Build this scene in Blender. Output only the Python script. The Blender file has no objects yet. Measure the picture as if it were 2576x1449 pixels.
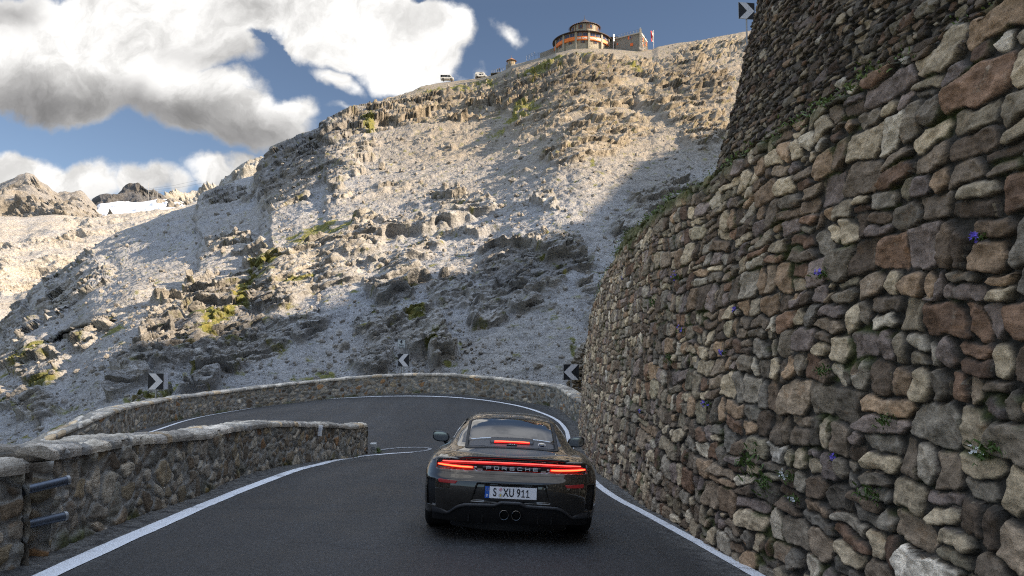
import bpy, bmesh, math, random
import numpy as np
from mathutils import Vector, Matrix
C = bpy.context.scene.collection
SC = bpy.context.scene
rad = math.radians

# ------------------------------------------------------------------ camera
FPX, PITCH = 1803.0, rad(4.0)
cam_d = bpy.data.cameras.new("camera"); cam = bpy.data.objects.new("camera", cam_d); C.objects.link(cam)
cam_d.sensor_width = 36.0; cam_d.lens = FPX / 2576 * 36.0
cam_d.clip_start = 0.05; cam_d.clip_end = 30000
cam.location = (0, 0, 0); cam.rotation_euler = (rad(90) + PITCH, 0, 0)
SC.camera = cam

def ray(px, py):
    """photo pixel (2576 wide) -> (x/y, z/y) of the world ray"""
    cx = (np.asarray(px, float) - 1288) / FPX; cy = (724 - np.asarray(py, float)) / FPX
    yy = math.cos(PITCH) - cy * math.sin(PITCH)
    return cx / yy, (math.sin(PITCH) + cy * math.cos(PITCH)) / yy
def at(px, py, Y):
    a, b = ray(px, py)
    return Vector((float(a) * Y, float(Y), float(b) * Y))

# ------------------------------------------------------------------ light
SUN_EL = rad(24); SUN_H = np.array([0.985, -0.17]); SUN_H /= np.linalg.norm(SUN_H)
S = np.array([SUN_H[0] * math.cos(SUN_EL), SUN_H[1] * math.cos(SUN_EL), math.sin(SUN_EL)])
sd = bpy.data.lights.new("sun", 'SUN'); sun = bpy.data.objects.new("sun", sd); C.objects.link(sun)
sd.energy = 5.0; sd.angle = rad(0.5); sd.color = (1.0, 0.81, 0.59)
sun.rotation_euler = Vector(S).to_track_quat('Z', 'Y').to_euler()
SC.view_settings.view_transform = 'Standard'; SC.view_settings.look = 'None'
SC.view_settings.exposure = 1.25; SC.view_settings.gamma = 1.0
SC.view_settings.use_curve_mapping = False
SC.cycles.use_denoising = False; SC.cycles.filter_width = 1.15; SC.cycles.max_bounces = 8; SC.cycles.diffuse_bounces = 3
W = bpy.data.worlds.new("World"); SC.world = W; W.use_nodes = True

def build_world():
    nt = W.node_tree; N = nt.nodes; L = nt.links; N.clear()
    def nd(t, **k):
        n = N.new(t)
        for a, b in k.items(): setattr(n, a, b)
        return n
    def math_(op, a, b=None, c=None, clamp=False):
        n = nd('ShaderNodeMath', operation=op); n.use_clamp = clamp
        for i, v in enumerate((a, b, c)):
            if v is None: continue
            if isinstance(v, (int, float)): n.inputs[i].default_value = v
            else: L.new(v, n.inputs[i])
        return n.outputs[0]
    out = nd('ShaderNodeOutputWorld')
    sky = nd('ShaderNodeTexSky', sky_type='NISHITA'); sky.sun_disc = False
    sky.sun_elevation = SUN_EL; sky.sun_rotation = math.atan2(S[0], S[1])
    sky.altitude = 2700; sky.air_density = 1.0; sky.dust_density = 0.8; sky.ozone_density = 1.3
    hs = nd('ShaderNodeHueSaturation'); hs.inputs['Saturation'].default_value = 0.92; hs.inputs['Value'].default_value = 1.0
    L.new(sky.outputs[0], hs.inputs['Color'])
    b1 = nd('ShaderNodeBackground'); b1.inputs[1].default_value = 0.050; L.new(hs.outputs[0], b1.inputs[0])
    tc = nd('ShaderNodeTexCoord'); sp = nd('ShaderNodeSeparateXYZ'); L.new(tc.outputs['Generated'], sp.inputs[0])
    ay = math_('MAXIMUM', math_('ABSOLUTE', sp.outputs[1]), 0.12)
    U = math_('DIVIDE', sp.outputs[0], ay); V = math_('DIVIDE', sp.outputs[2], ay)
    cb = nd('ShaderNodeCombineXYZ'); L.new(U, cb.inputs[0]); L.new(V, cb.inputs[1])
    n1 = nd('ShaderNodeTexNoise'); n1.inputs['Scale'].default_value = 5.0; n1.inputs['Detail'].default_value = 12; n1.inputs['Roughness'].default_value = 0.55
    L.new(cb.outputs[0], n1.inputs['Vector'])
    off = nd('ShaderNodeVectorMath', operation='SUBTRACT'); L.new(n1.outputs['Color'], off.inputs[0]); off.inputs[1].default_value = (0.5, 0.5, 0.5)
    sc = nd('ShaderNodeVectorMath', operation='SCALE'); L.new(off.outputs[0], sc.inputs[0]); sc.inputs['Scale'].default_value = 0.16
    ad = nd('ShaderNodeVectorMath', operation='ADD'); L.new(cb.outputs[0], ad.inputs[0]); L.new(sc.outputs[0], ad.inputs[1])
    q = ad.outputs[0]
    def blobs(lst):
        res = None
        for px, py, rx, ry, rot in lst:
            cu, cv = ray(px, py)
            m = nd('ShaderNodeMapping', vector_type='TEXTURE')
            m.inputs['Location'].default_value = (float(cu), float(cv), 0)
            m.inputs['Rotation'].default_value = (0, 0, rad(rot))
            m.inputs['Scale'].default_value = (rx / FPX, ry / FPX, 1)
            L.new(q, m.inputs[0])
            ln = nd('ShaderNodeVectorMath', operation='LENGTH'); L.new(m.outputs[0], ln.inputs[0])
            v = math_('MULTIPLY', math_('SUBTRACT', 1.0, ln.outputs['Value']), min(rx, ry) / 100.0)
            res = v if res is None else math_('MAXIMUM', res, v)
        return res
    dens = blobs([(40, 120, 380, 170, 0), (330, 80, 330, 160, 0), (640, 20, 260, 80, 0), (880, 60, 230, 130, 0), (1060, 110, 130, 110, 0),
                  (1000, 180, 120, 75, 0), (160, 190, 460, 115, -8), (470, 250, 320, 110, -18), (640, 330, 170, 70, -10), (560, 200, 130, 60, -20),
                  (840, 200, 80, 40, -30), (730, 300, 70, 60, 0),
                  (75, 425, 130, 82, 0), (190, 455, 120, 72, 0), (335, 462, 100, 54, 0), (420, 480, 70, 34, 0), (540, 450, 120, 50, 0), (620, 430, 70, 46, 0),
                  (1270, 105, 48, 22, -25), (1215, 185, 26, 16, 20), (850, 285, 44, 14, 0), (1180, 200, 60, 16, 0),
                  (-700, 260, 420, 160, 0), (2500, 520, 500, 90, 0), (3300, 200, 500, 120, 0), (1700, -1250, 500, 150, 10), (500, -1000, 620, 330, 0), (2500, -400, 300, 90, 0)])
    hole = blobs([(700, 140, 62, 34, -35), (750, 195, 56, 22, -40), (625, 95, 46, 15, -10), (1070, 8, 30, 12, 0)])
    n2 = nd('ShaderNodeTexNoise'); n2.inputs['Scale'].default_value = 14; n2.inputs['Detail'].default_value = 10; n2.inputs['Roughness'].default_value = 0.6
    L.new(cb.outputs[0], n2.inputs['Vector'])
    d2 = math_('ADD', dens, math_('MULTIPLY', math_('SUBTRACT', n2.outputs[0], 0.5), 0.52))
    d3 = math_('SUBTRACT', d2, math_('MULTIPLY', math_('MAXIMUM', math_('ADD', hole, math_('MULTIPLY', math_('SUBTRACT', n2.outputs[0], 0.5), 0.4)), 0.0), 2.2))
    
    # a broad cloud sheet, unseen overhead, added as fill light
    up_ = nd('ShaderNodeMapRange', interpolation_type='SMOOTHSTEP'); L.new(sp.outputs[2], up_.inputs[0]); up_.inputs[1].default_value = 0.74; up_.inputs[2].default_value = 0.93
    nzo = nd('ShaderNodeTexNoise'); nzo.inputs['Scale'].default_value = 3.0; nzo.inputs['Detail'].default_value = 8; L.new(tc.outputs['Generated'], nzo.inputs['Vector'])
    fill_deck = math_('ADD', math_('MULTIPLY', up_.outputs[0], 0.62), math_('SUBTRACT', nzo.outputs[0], 0.78))
    d3 = math_('MAXIMUM', d3, fill_deck)
    mr = nd('ShaderNodeMapRange', interpolation_type='SMOOTHSTEP'); L.new(d3, mr.inputs[0]); mr.inputs[1].default_value = -0.03; mr.inputs[2].default_value = 0.26
    # shaded undersides of the clouds
    grey = blobs([(120, 255, 480, 105, -6), (400, 300, 370, 95, -14), (620, 360, 240, 75, -10), (20, 20, 110, 60, 0), (640, 20, 90, 40, 0),
                  (60, 510, 260, 22, 0), (470, 490, 200, 20, 0), (560, 130, 160, 40, -10)])
    n3 = nd('ShaderNodeTexNoise'); n3.inputs['Scale'].default_value = 6; n3.inputs['Detail'].default_value = 7; L.new(q, n3.inputs['Vector'])
    g2 = math_('ADD', grey, math_('MULTIPLY', math_('SUBTRACT', n3.outputs[0], 0.5), 1.1))
    g3 = nd('ShaderNodeMapRange', interpolation_type='SMOOTHSTEP'); L.new(g2, g3.inputs[0]); g3.inputs[1].default_value = -0.45; g3.inputs[2].default_value = 1.0
    cr = nd('ShaderNodeMix', data_type='RGBA'); L.new(g3.outputs[0], cr.inputs['Factor'])
    cr.inputs[6].default_value = (1.0, 0.985, 0.96, 1); cr.inputs[7].default_value = (0.29, 0.285, 0.285, 1)
    # billows: soft modelling inside the cloud
    n5 = nd('ShaderNodeTexNoise'); n5.inputs['Scale'].default_value = 9; n5.inputs['Detail'].default_value = 12; n5.inputs['Roughness'].default_value = 0.62; n5.inputs['Distortion'].default_value = 0.5; L.new(q, n5.inputs['Vector'])
    bl = nd('ShaderNodeMapRange', interpolation_type='SMOOTHSTEP'); L.new(n5.outputs[0], bl.inputs[0]); bl.inputs[1].default_value = 0.34; bl.inputs[2].default_value = 0.60; bl.inputs[3].default_value = 0.62; bl.inputs[4].default_value = 1.0
    cm = nd('ShaderNodeMix', data_type='RGBA', blend_type='MULTIPLY'); cm.inputs['Factor'].default_value = 1.0; L.new(cr.outputs[2], cm.inputs[6]); L.new(bl.outputs[0], cm.inputs[7])
    b2 = nd('ShaderNodeBackground'); dk = nd('ShaderNodeMix', data_type='RGBA', blend_type='MULTIPLY'); L.new(up_.outputs[0], dk.inputs['Factor']); L.new(cm.outputs[2], dk.inputs[6]); dk.inputs[7].default_value = (0.62, 0.82, 1.18, 1); L.new(dk.outputs[2], b2.inputs[0])
    # the unseen added sheet is brightened and tinted blue to lift the ambient light
    L.new(math_('ADD', 0.50, math_('MULTIPLY', up_.outputs[0], 0.68)), b2.inputs[1])
    reflect_veil = nd('ShaderNodeMapRange', interpolation_type='SMOOTHSTEP'); L.new(sp.outputs[2], reflect_veil.inputs[0]); reflect_veil.inputs[1].default_value = 0.43; reflect_veil.inputs[2].default_value = 0.56; reflect_veil.inputs[4].default_value = 0.50  # bright veil added above the frame for the car glass to reflect
    mx = nd('ShaderNodeMixShader'); L.new(math_('MAXIMUM', mr.outputs[0], reflect_veil.outputs[0]), mx.inputs[0]); L.new(b1.outputs[0], mx.inputs[1]); L.new(b2.outputs[0], mx.inputs[2])
    L.new(mx.outputs[0], out.inputs[0])
build_world()

# ------------------------------------------------------------------ helpers
def tag(o, label=None, cat=None, group=None, kind=None):
    if label: o['label'] = label
    if cat: o['category'] = cat
    if group: o['group'] = group
    if kind: o['kind'] = kind
    return o
def empty(name, loc=(0, 0, 0), rz=0):
    o = bpy.data.objects.new(name, None); C.objects.link(o); o.location = loc; o.rotation_euler = (0, 0, rz)
    o.empty_display_size = 0.2
    return o
def link(name, me, mat=None, parent=None):
    o = bpy.data.objects.new(name, me); C.objects.link(o)
    if mat: me.materials.append(mat)
    if parent: o.parent = parent
    return o
def mesh_np(name, V, F, mat=None, parent=None, smooth=True, cols=None):
    """V (n,3), F (m,3|4)"""
    V = np.asarray(V, np.float32); F = np.asarray(F, np.int32)
    me = bpy.data.meshes.new(name); k = F.shape[1]
    me.vertices.add(len(V)); me.vertices.foreach_set('co', V.ravel())
    me.loops.add(F.size); me.loops.foreach_set('vertex_index', F.ravel())
    me.polygons.add(len(F)); me.polygons.foreach_set('loop_start', np.arange(0, F.size, k, dtype=np.int32))
    me.polygons.foreach_set('loop_total', np.full(len(F), k, np.int32))
    me.update(calc_edges=True)
    me.polygons.foreach_set('use_smooth', np.full(len(F), smooth, bool))
    if cols:
        for nm, arr in cols.items():
            a = me.color_attributes.new(nm, 'FLOAT_COLOR', 'POINT')
            c4 = np.ones((len(V), 4), np.float32); c4[:, :arr.shape[1]] = arr
            a.data.foreach_set('color', c4.ravel())
    return link(name, me, mat, parent)
def grid_faces(nv, nu):
    i = np.arange(nv * nu).reshape(nv, nu)
    return np.stack([i[:-1, :-1], i[:-1, 1:], i[1:, 1:], i[1:, :-1]], -1).reshape(-1, 4)

class MB:
    """collects shapes, builds them as ONE mesh"""
    def __init__(s): s.v = []; s.f = []
    def add(s, vs, fs):
        b = len(s.v); s.v += [tuple(v) for v in vs]; s.f += [tuple(b + i for i in f) for f in fs]; return s
    def box(s, c, d, M=None):
        x, y, z = d[0] / 2, d[1] / 2, d[2] / 2
        vs = [Vector((i * x, j * y, k * z)) for i in (-1, 1) for j in (-1, 1) for k in (-1, 1)]
        if M is not None: vs = [M @ v for v in vs]
        vs = [v + Vector(c) for v in vs]
        return s.add(vs, [(0, 1, 3, 2), (4, 6, 7, 5), (0, 4, 5, 1), (2, 3, 7, 6), (0, 2, 6, 4), (1, 5, 7, 3)])
    def tube(s, pts, r, n=10, cap=True):
        pts = [Vector(p) for p in pts]; rr = r if hasattr(r, '__len__') else [r] * len(pts); b = []
        for i, p in enumerate(pts):
            t = (pts[min(i + 1, len(pts) - 1)] - pts[max(i - 1, 0)]).normalized()
            a = t.orthogonal().normalized() if i == 0 else (a - t * a.dot(t)).normalized()
            c = t.cross(a)
            b += [p + (a * math.cos(2 * math.pi * k / n) + c * math.sin(2 * math.pi * k / n)) * rr[i] for k in range(n)]
        f = [(i * n + k, i * n + (k + 1) % n, (i + 1) * n + (k + 1) % n, (i + 1) * n + k) for i in range(len(pts) - 1) for k in range(n)]
        if cap: f += [tuple(range(n))[::-1], tuple((len(pts) - 1) * n + k for k in range(n))]
        return s.add(b, f)
    def prism(s, poly, d, M=None):
        """poly: (x,z) outline, extruded along y by d (from 0 to d)"""
        n = len(poly); vs = [Vector((x, 0, z)) for x, z in poly] + [Vector((x, d, z)) for x, z in poly]
        if M is not None: vs = [M @ v for v in vs]
        return s.add(vs, [tuple(range(n)), tuple(range(n, 2 * n))[::-1]] + [(i, i + n, (i + 1) % n + n, (i + 1) % n) for i in range(n)])
    def build(s, name, mat, parent=None, smooth=False, bevel=0):
        me = bpy.data.meshes.new(name); me.from_pydata(s.v, [], s.f)
        bm = bmesh.new(); bm.from_mesh(me); bmesh.ops.recalc_face_normals(bm, faces=bm.faces)
        if bevel: bmesh.ops.bevel(bm, geom=bm.edges[:] , offset=bevel, segments=2, affect='EDGES', profile=0.5)
        bm.to_mesh(me); bm.free(); me.update()
        if smooth:
            for p in me.polygons: p.use_smooth = True
            try: me.set_sharp_from_angle(angle=rad(35))
            except Exception: pass
        return link(name, me, mat, parent)

# noise ------------------------------------------------------------
_r = np.random.RandomState(7); _G = _r.normal(size=(1024, 3)); _G /= np.linalg.norm(_G, axis=1, keepdims=True)
_H = _r.rand(4096, 4)
def _hash(i, j, k=0):
    h = (i * 73856093) ^ (j * 19349663) ^ (k * 83492791)
    h = (h ^ (h >> 13)) * 1274126177
    return (h ^ (h >> 16)) & 0x7fffffff
def perlin(P):
    P = np.asarray(P, float); I = np.floor(P).astype(np.int64); f = P - I
    u = f * f * f * (f * (f * 6 - 15) + 10); r = 0
    for a in (0, 1):
        for b in (0, 1):
            for c in (0, 1):
                g = _G[_hash(I[..., 0] + a, I[..., 1] + b, I[..., 2] + c) & 1023]
                d = (g[..., 0] * (f[..., 0] - a) + g[..., 1] * (f[..., 1] - b) + g[..., 2] * (f[..., 2] - c))
                r = r + d * np.where(a, u[..., 0], 1 - u[..., 0]) * np.where(b, u[..., 1], 1 - u[..., 1]) * np.where(c, u[..., 2], 1 - u[..., 2])
    return r * 1.5
def fbm(P, o=4, g=0.5, ridged=False):
    P = np.asarray(P, float); s = 0; a = 1.0
    for i in range(o):
        n = perlin(P * 2.03 ** i + 17.3 * i)
        s = s + a * ((1 - np.abs(n) * 2.2) if ridged else n); a *= g
    return s
def sstep(a, b, x):
    t = np.clip((x - a) / (b - a), 0, 1); return t * t * (3 - 2 * t)
def courses(s, h, cw, ch, seed=0):
    """roughly coursed masonry: edge distance (units of 0.2 m), id, offsets from the stone's middle"""
    rnd = lambda i, j, k: _H[_hash(i, j, seed + k) & 4095]
    g = h / ch; k = np.floor(g).astype(np.int64); z0 = np.zeros_like(k)
    bnd = lambda q: q + 0.55 * (rnd(q, z0, 1)[..., 0] - 0.5)
    k = np.where(g < bnd(k), k - 1, k); k = np.where(g >= bnd(k + 1), k + 1, k); lo, hi = bnd(k), bnd(k + 1); v = (g - lo) / (hi - lo); Hm = (hi - lo) * ch
    cwk = cw * (0.62 + 0.75 * rnd(k, z0, 2)[..., 0]); x = s / cwk + rnd(k, z0, 3)[..., 0] * 7
    j = np.floor(x).astype(np.int64); eb = lambda q: q + 0.62 * (rnd(q, k, 4)[..., 0] - 0.5) + (rnd(q, k, 4)[..., 1] - 0.5) * 0.40 * (v - 0.5)
    j = np.where(x < eb(j), j - 1, j); j = np.where(x >= eb(j + 1), j + 1, j); a, b = eb(j), eb(j + 1); u = (x - a) / (b - a); Wm = (b - a) * cwk
    R = rnd(j, k, 5); sub_ = np.zeros_like(j)
    sv = R[..., 0] < 0.30; cut = 0.38 + 0.24 * R[..., 1] + (u - 0.5) * 0.25 * (R[..., 2] - 0.5)          # two thin stones one above the other
    top = v > cut; v2 = np.where(top, (v - cut) / (1 - cut), v / cut); H2 = np.where(top, (1 - cut), cut) * Hm; sub_ = np.where(sv & top, 1, sub_); v = np.where(sv, v2, v); Hm = np.where(sv, H2, Hm)
    sh_ = (R[..., 0] > 0.74) & (Wm > 0.2); cu = 0.35 + 0.3 * R[..., 3] + (v - 0.5) * 0.2; rt = u > cu; u2 = np.where(rt, (u - cu) / (1 - cu), u / cu); W2 = np.where(rt, 1 - cu, cu) * Wm; sub_ = np.where(sh_ & rt, 2, sub_); u = np.where(sh_, u2, u); Wm = np.where(sh_, W2, Wm)
    ds = [np.maximum(t, 1e-4) for t in (u * Wm, (1 - u) * Wm, v * Hm, (1 - v) * Hm)]
    R2 = rnd(j * 3 + sub_, k, 9)
    # chipped corners
    for q, (cx_, cy_) in enumerate(((0, 0), (1, 0), (0, 1), (1, 1))):
        du = ds[0] if cx_ == 0 else ds[1]; dv = ds[2] if cy_ == 0 else ds[3]; ds.append(np.maximum((du + dv - 0.085 * R2[..., q]) * 0.75, 1e-4))
    e = sum(t ** -5.0 for t in ds) ** (-0.2)
    return e / 0.2, _hash(j * 3 + sub_, k, seed + 9), (u - 0.5) * Wm / 0.3, (v - 0.5) * Hm / 0.3
def stones(s, h, cw, ch, seed=0, jit=0.75, p=3.0, wt=0.35):
    """2D cells: distance between the two nearest stones, id of the nearest, offset from its middle"""
    gx = s / cw; gy = h / ch; iy = np.floor(gy).astype(np.int64)
    best = np.full(s.shape, 9.0); sec = best.copy(); bid = np.zeros(s.shape, np.int64); ox = np.zeros(s.shape); oy = ox.copy()
    for b in (-1, 0, 1):
        row = iy + b; sh = (row % 2) * 0.5
        ix = np.floor(gx - sh).astype(np.int64)
        for a in (-1, 0, 1):
            hh = _hash(ix + a, row, seed + 11); R = _H[hh & 4095]
            dx = gx - sh - (ix + a + 0.5 + (R[..., 0] - 0.5) * jit); dy = gy - (row + 0.5 + (R[..., 1] - 0.5) * jit * 0.8)
            d = (np.abs(dx) ** p + np.abs(dy) ** p) ** (1 / p) - wt * (R[..., 2] - 0.5)
            lt = d < best
            sec = np.where(lt, best, np.minimum(sec, d))
            bid = np.where(lt, hh, bid); ox = np.where(lt, dx, ox); oy = np.where(lt, dy, oy); best = np.where(lt, d, best)
    return sec - best, bid, ox, oy

# materials --------------------------------------------------------
class Mt:
    def __init__(s, name):
        s.m = bpy.data.materials.new(name); s.m.use_nodes = True; s.nt = s.m.node_tree
        s.b = s.nt.nodes['Principled BSDF']; s.o = s.nt.nodes['Material Output']
    def nd(s, t, **k):
        n = s.nt.nodes.new(t)
        for a, b in k.items():
            if a in n.bl_rna.properties and a != 'inputs': setattr(n, a, b)
        return n
    def L(s, a, b): s.nt.links.new(a, b)
    def tex(s, kind, scale, detail=6, rough=0.55, vec=None, **k):
        n = s.nd('ShaderNodeTex' + kind, **k); n.inputs['Scale'].default_value = scale
        if 'Detail' in n.inputs: n.inputs['Detail'].default_value = detail
        if 'Roughness' in n.inputs: n.inputs['Roughness'].default_value = rough
        s.L(vec if vec is not None else s.co(), n.inputs['Vector']); return n
    def co(s, which='Object'):
        if not hasattr(s, '_tc'): s._tc = s.nd('ShaderNodeTexCoord')
        return s._tc.outputs[which]
    def mapv(s, scale, rot=(0, 0, 0)):
        m = s.nd('ShaderNodeMapping'); m.inputs['Scale'].default_value = scale; m.inputs['Rotation'].default_value = rot
        s.L(s.co(), m.inputs[0]); return m.outputs[0]
    def ramp(s, fac, stops, interp='LINEAR'):
        n = s.nd('ShaderNodeValToRGB'); s.L(fac, n.inputs[0]); e = n.color_ramp.elements; n.color_ramp.interpolation = interp
        while len(e) < len(stops): e.new(0.5)
        for i, (p, c) in enumerate(stops):
            e[i].position = p; c = (c, c, c) if isinstance(c, (int, float)) else c; e[i].color = (*c[:3], 1)
        return n.outputs[0]
    def mix(s, f, a, b, mode='MIX'):
        n = s.nd('ShaderNodeMix', data_type='RGBA'); n.blend_type = mode
        for i, v in ((0, f), (6, a), (7, b)):
            if isinstance(v, (int, float)): n.inputs[i].default_value = v if i == 0 else (v, v, v, 1)
            elif isinstance(v, tuple): n.inputs[i].default_value = (*v[:3], 1)
            else: s.L(v, n.inputs[i])
        return n.outputs[2]
    def mth(s, op, a, b=None, clamp=False):
        n = s.nd('ShaderNodeMath', operation=op); n.use_clamp = clamp
        for i, v in enumerate((a, b)):
            if v is None: continue
            if isinstance(v, (int, float)): n.inputs[i].default_value = v
            else: s.L(v, n.inputs[i])
        return n.outputs[0]
    def attr(s, name):
        n = s.nd('ShaderNodeAttribute', attribute_name=name); return n
    def bump(s, h, dist, strength=1.0, prev=None):
        n = s.nd('ShaderNodeBump'); n.inputs['Distance'].default_value = dist; n.inputs['Strength'].default_value = strength
        s.L(h, n.inputs['Height'])
        if prev is not None: s.L(prev, n.inputs['Normal'])
        s.L(n.outputs[0], s.b.inputs['Normal']); return n.outputs[0]
    def set(s, **k):
        for a, v in k.items():
            i = s.b.inputs[a.replace('_', ' ')]
            if isinstance(v, (int, float)): i.default_value = v
            elif isinstance(v, tuple): i.default_value = (*v[:3], 1)
            else: s.L(v, i)
        return s
def flat(name, col, rough=0.5, metal=0.0, var=0.12, scale=8.0, **k):
    """plain painted / metal surface with faint procedural wear"""
    m = Mt(name); n = m.tex('Noise', scale, 5)
    c = m.ramp(n.outputs[0], [(0.3, tuple(x * (1 - var) for x in col)), (0.7, tuple(min(x * (1 + var), 1) for x in col))])
    m.set(Base_Color=c, Roughness=rough, Metallic=metal, **k); return m.m
def text_mesh(txt, size, mat, parent, loc, rot=(rad(90), 0, 0), depth=0.002, sx=1.0, name='lettering', bold=0.0, space=1.0, align='CENTER', shear=0):
    cu = bpy.data.curves.new('t', 'FONT'); cu.body = txt; cu.size = size; cu.extrude = depth; cu.offset = bold
    cu.align_x = align; cu.align_y = 'CENTER'; cu.space_character = space; cu.shear = shear
    to = bpy.data.objects.new('t', cu); C.objects.link(to); bpy.context.view_layer.update()
    me = bpy.data.meshes.new_from_object(to.evaluated_get(bpy.context.evaluated_depsgraph_get()))
    bpy.data.objects.remove(to); me.transform(Matrix.Diagonal((sx, 1, 1, 1)))
    me.materials.clear(); me.name = name
    o = link(name, me, mat, parent); o.location = loc; o.rotation_euler = rot
    return o

# ------------------------------------------------------------------ ground surface of the hairpin (thin-plate spline through surveyed points)
def near_plane(x, y): return -1.34 - 0.09 * y - 0.045 * x
OUT = [(240, 1128, 19), (343, 1084, 23), (450, 1056, 26.5), (600, 1031, 29.5), (800, 1006, 31), (1000, 990, 31.5), (1142, 991, 31), (1279, 1006, 30), (1392, 1024, 28.5), (1450, 1062, 26)]
OUTP = [at(*o) for o in OUT]
cp = [(x, y, near_plane(x, y)) for x in (-7, -4, -1, 2, 4) for y in (-8, -2, 4, 9, 14)]
cp += [(2, 18, near_plane(2, 18)), (-2, 18, -2.95), (-4, 18, -2.93)]
cp += [tuple(p) for p in OUTP]
cp += [(-12.4, 16.5, -3.95), (-13.6, 14, -4.3), (-15, 12, -4.4), (-15, 4, -4.7), (-14, -5, -5.5), (-10, 12, -3.6), (-10.5, 3, -4.2)]
cp = np.array(cp)
def _tps(r2): return 0.5 * r2 * np.log(r2 + 1e-9)
_K = _tps(((cp[:, None, :2] - cp[None, :, :2]) ** 2).sum(-1)) + np.eye(len(cp)) * 0.6
_Pm = np.c_[np.ones(len(cp)), cp[:, :2]]
_A = np.block([[_K, _Pm], [_Pm.T, np.zeros((3, 3))]])
_w = np.linalg.solve(_A, np.r_[cp[:, 2], 0, 0, 0])
def G(x, y):
    x = np.asarray(x, float); y = np.asarray(y, float)
    r = _w[-3] + _w[-2] * x + _w[-1] * y
    for i in range(len(cp)): r = r + _w[i] * _tps((x - cp[i, 0]) ** 2 + (y - cp[i, 1]) ** 2)
    return r
def onroad(px, py):
    """point of the road surface seen at a photo pixel"""
    a, b = ray(px, py); Y = np.linspace(2, 33, 1500)
    d = float(b) * Y - G(float(a) * Y, Y); k = np.where(d < 0)[0]
    y = Y[k[0]] if len(k) else 33.0
    return np.array([float(a) * y, y])
def spline(pts, step):
    """Catmull-Rom resampled about every step metres"""
    P = np.array(pts, float); P = np.vstack([2 * P[0] - P[1], P, 2 * P[-1] - P[-2]]); out = []
    for i in range(1, len(P) - 2):
        t = np.linspace(0, 1, 60, endpoint=False)[:, None]
        p0, p1, p2, p3 = P[i - 1:i + 3]
        out.append(0.5 * (2 * p1 + (p2 - p0) * t + (2 * p0 - 5 * p1 + 4 * p2 - p3) * t ** 2 + (3 * p1 - p0 - 3 * p2 + p3) * t ** 3))
    out = np.vstack(out + [P[-2][None]])
    L = np.r_[0, np.cumsum(np.linalg.norm(np.diff(out, axis=0), axis=1))]
    if callable(step):
        s = [0.0]
        while s[-1] < L[-1]: s.append(s[-1] + step(s[-1]))
        s = np.array(s); s[-1] = L[-1]
    else: s = np.linspace(0, L[-1], max(2, int(L[-1] / step)))
    return np.stack([np.interp(s, L, out[:, k]) for k in range(out.shape[1])], 1), s
def normals2(P):
    T = np.gradient(P[:, :2], axis=0); T /= np.linalg.norm(T, axis=1, keepdims=True)
    return np.stack([-T[:, 1], T[:, 0]], 1)   # left of travel
# ------------------------------------------------------------------ terrain
def terrain_tab(rows):
    a = np.array(rows, float); return lambda u, k: np.interp(u, a[:, 0], a[:, k])
BASE = terrain_tab([(-700, 1260, 20), (0, 1215, 24), (150, 1180, 24.5), (240, 1140, 24.5), (343, 1080, 26), (450, 1052, 28.5), (600, 1022, 31.5), (800, 996, 33), (1000, 980, 33.5),
                    (1142, 978, 33), (1279, 988, 32), (1392, 1005, 30.5), (1450, 1020, 30), (1700, 1000, 32), (2100, 900, 34)])
RIDGE = terrain_tab([(-700, 1010, 120), (-200, 900, 130), (0, 813, 142), (48, 765, 143), (83, 737, 144), (86, 720, 145), (114, 697, 146), (155, 685, 148), (193, 657, 152), (221, 630, 154), (249, 606, 156), (300, 578, 160),
                     (363, 557, 165), (414, 540, 170), (477, 520, 175), (497, 512, 177), (503, 491, 176), (518, 482, 176), (553, 468, 178), (587, 454, 180), (639, 440, 182), (654, 422, 180), (660, 400, 176), (677, 388, 174),
                     (682, 371, 172), (725, 354, 172), (760, 336, 174), (808, 323, 178), (822, 301, 180), (850, 281, 186), (900, 264, 200), (960, 250, 215), (1000, 239, 228), (1050, 222, 245), (1100, 209, 262), (1150, 203, 265),
                     (1200, 197, 264), (1240, 188, 260), (1270, 176, 256), (1290, 163, 252), (1340, 150, 246), (1375, 140, 242), (1400, 128, 240), (1440, 119, 238), (1480, 117, 237), (1540, 121, 236), (1600, 125, 236), (1640, 124, 236), (1655, 117, 238),
                     (1700, 108, 245), (1750, 100, 255), (1800, 92, 262), (1870, 80, 270), (2100, 60, 280)])
def slope_point(u, w, base, ridge):
    """straight line from base to ridge in each column: 1/Y linear in w"""
    pb, Yb, pr, Yr = base(u, 1), base(u, 2), ridge(u, 1), ridge(u, 2)
    ab, tb = ray(u, pb); ar, tr = ray(u, pr)
    Y = 1 / (1 / Yb + w * (1 / Yr - 1 / Yb)); t = tb + w * (tr - tb); a = ab + w * (ar - ab)
    return np.stack([a * Y, Y, t * Y], -1)
def slope_at(px, py):
    pb, pr = BASE(px, 1), RIDGE(px, 1); tb = ray(px, pb)[1]; tr = ray(px, pr)[1]; t = ray(px, py)[1]
    return slope_point(float(px), float((t - tb) / (tr - tb)), BASE, RIDGE)
def ellipses(px, py, lst):
    m = np.zeros_like(px)
    for cx, cy, rx, ry, rot in lst:
        c, s_ = math.cos(rad(rot)), math.sin(rad(rot)); dx, dy = px - cx, py - cy
        e = 1.25 - np.sqrt(((dx * c + dy * s_) / rx) ** 2 + ((-dx * s_ + dy * c) / ry) ** 2)
        m = np.maximum(m, np.clip(e * 1.6, 0, 1))
    return m
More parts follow.
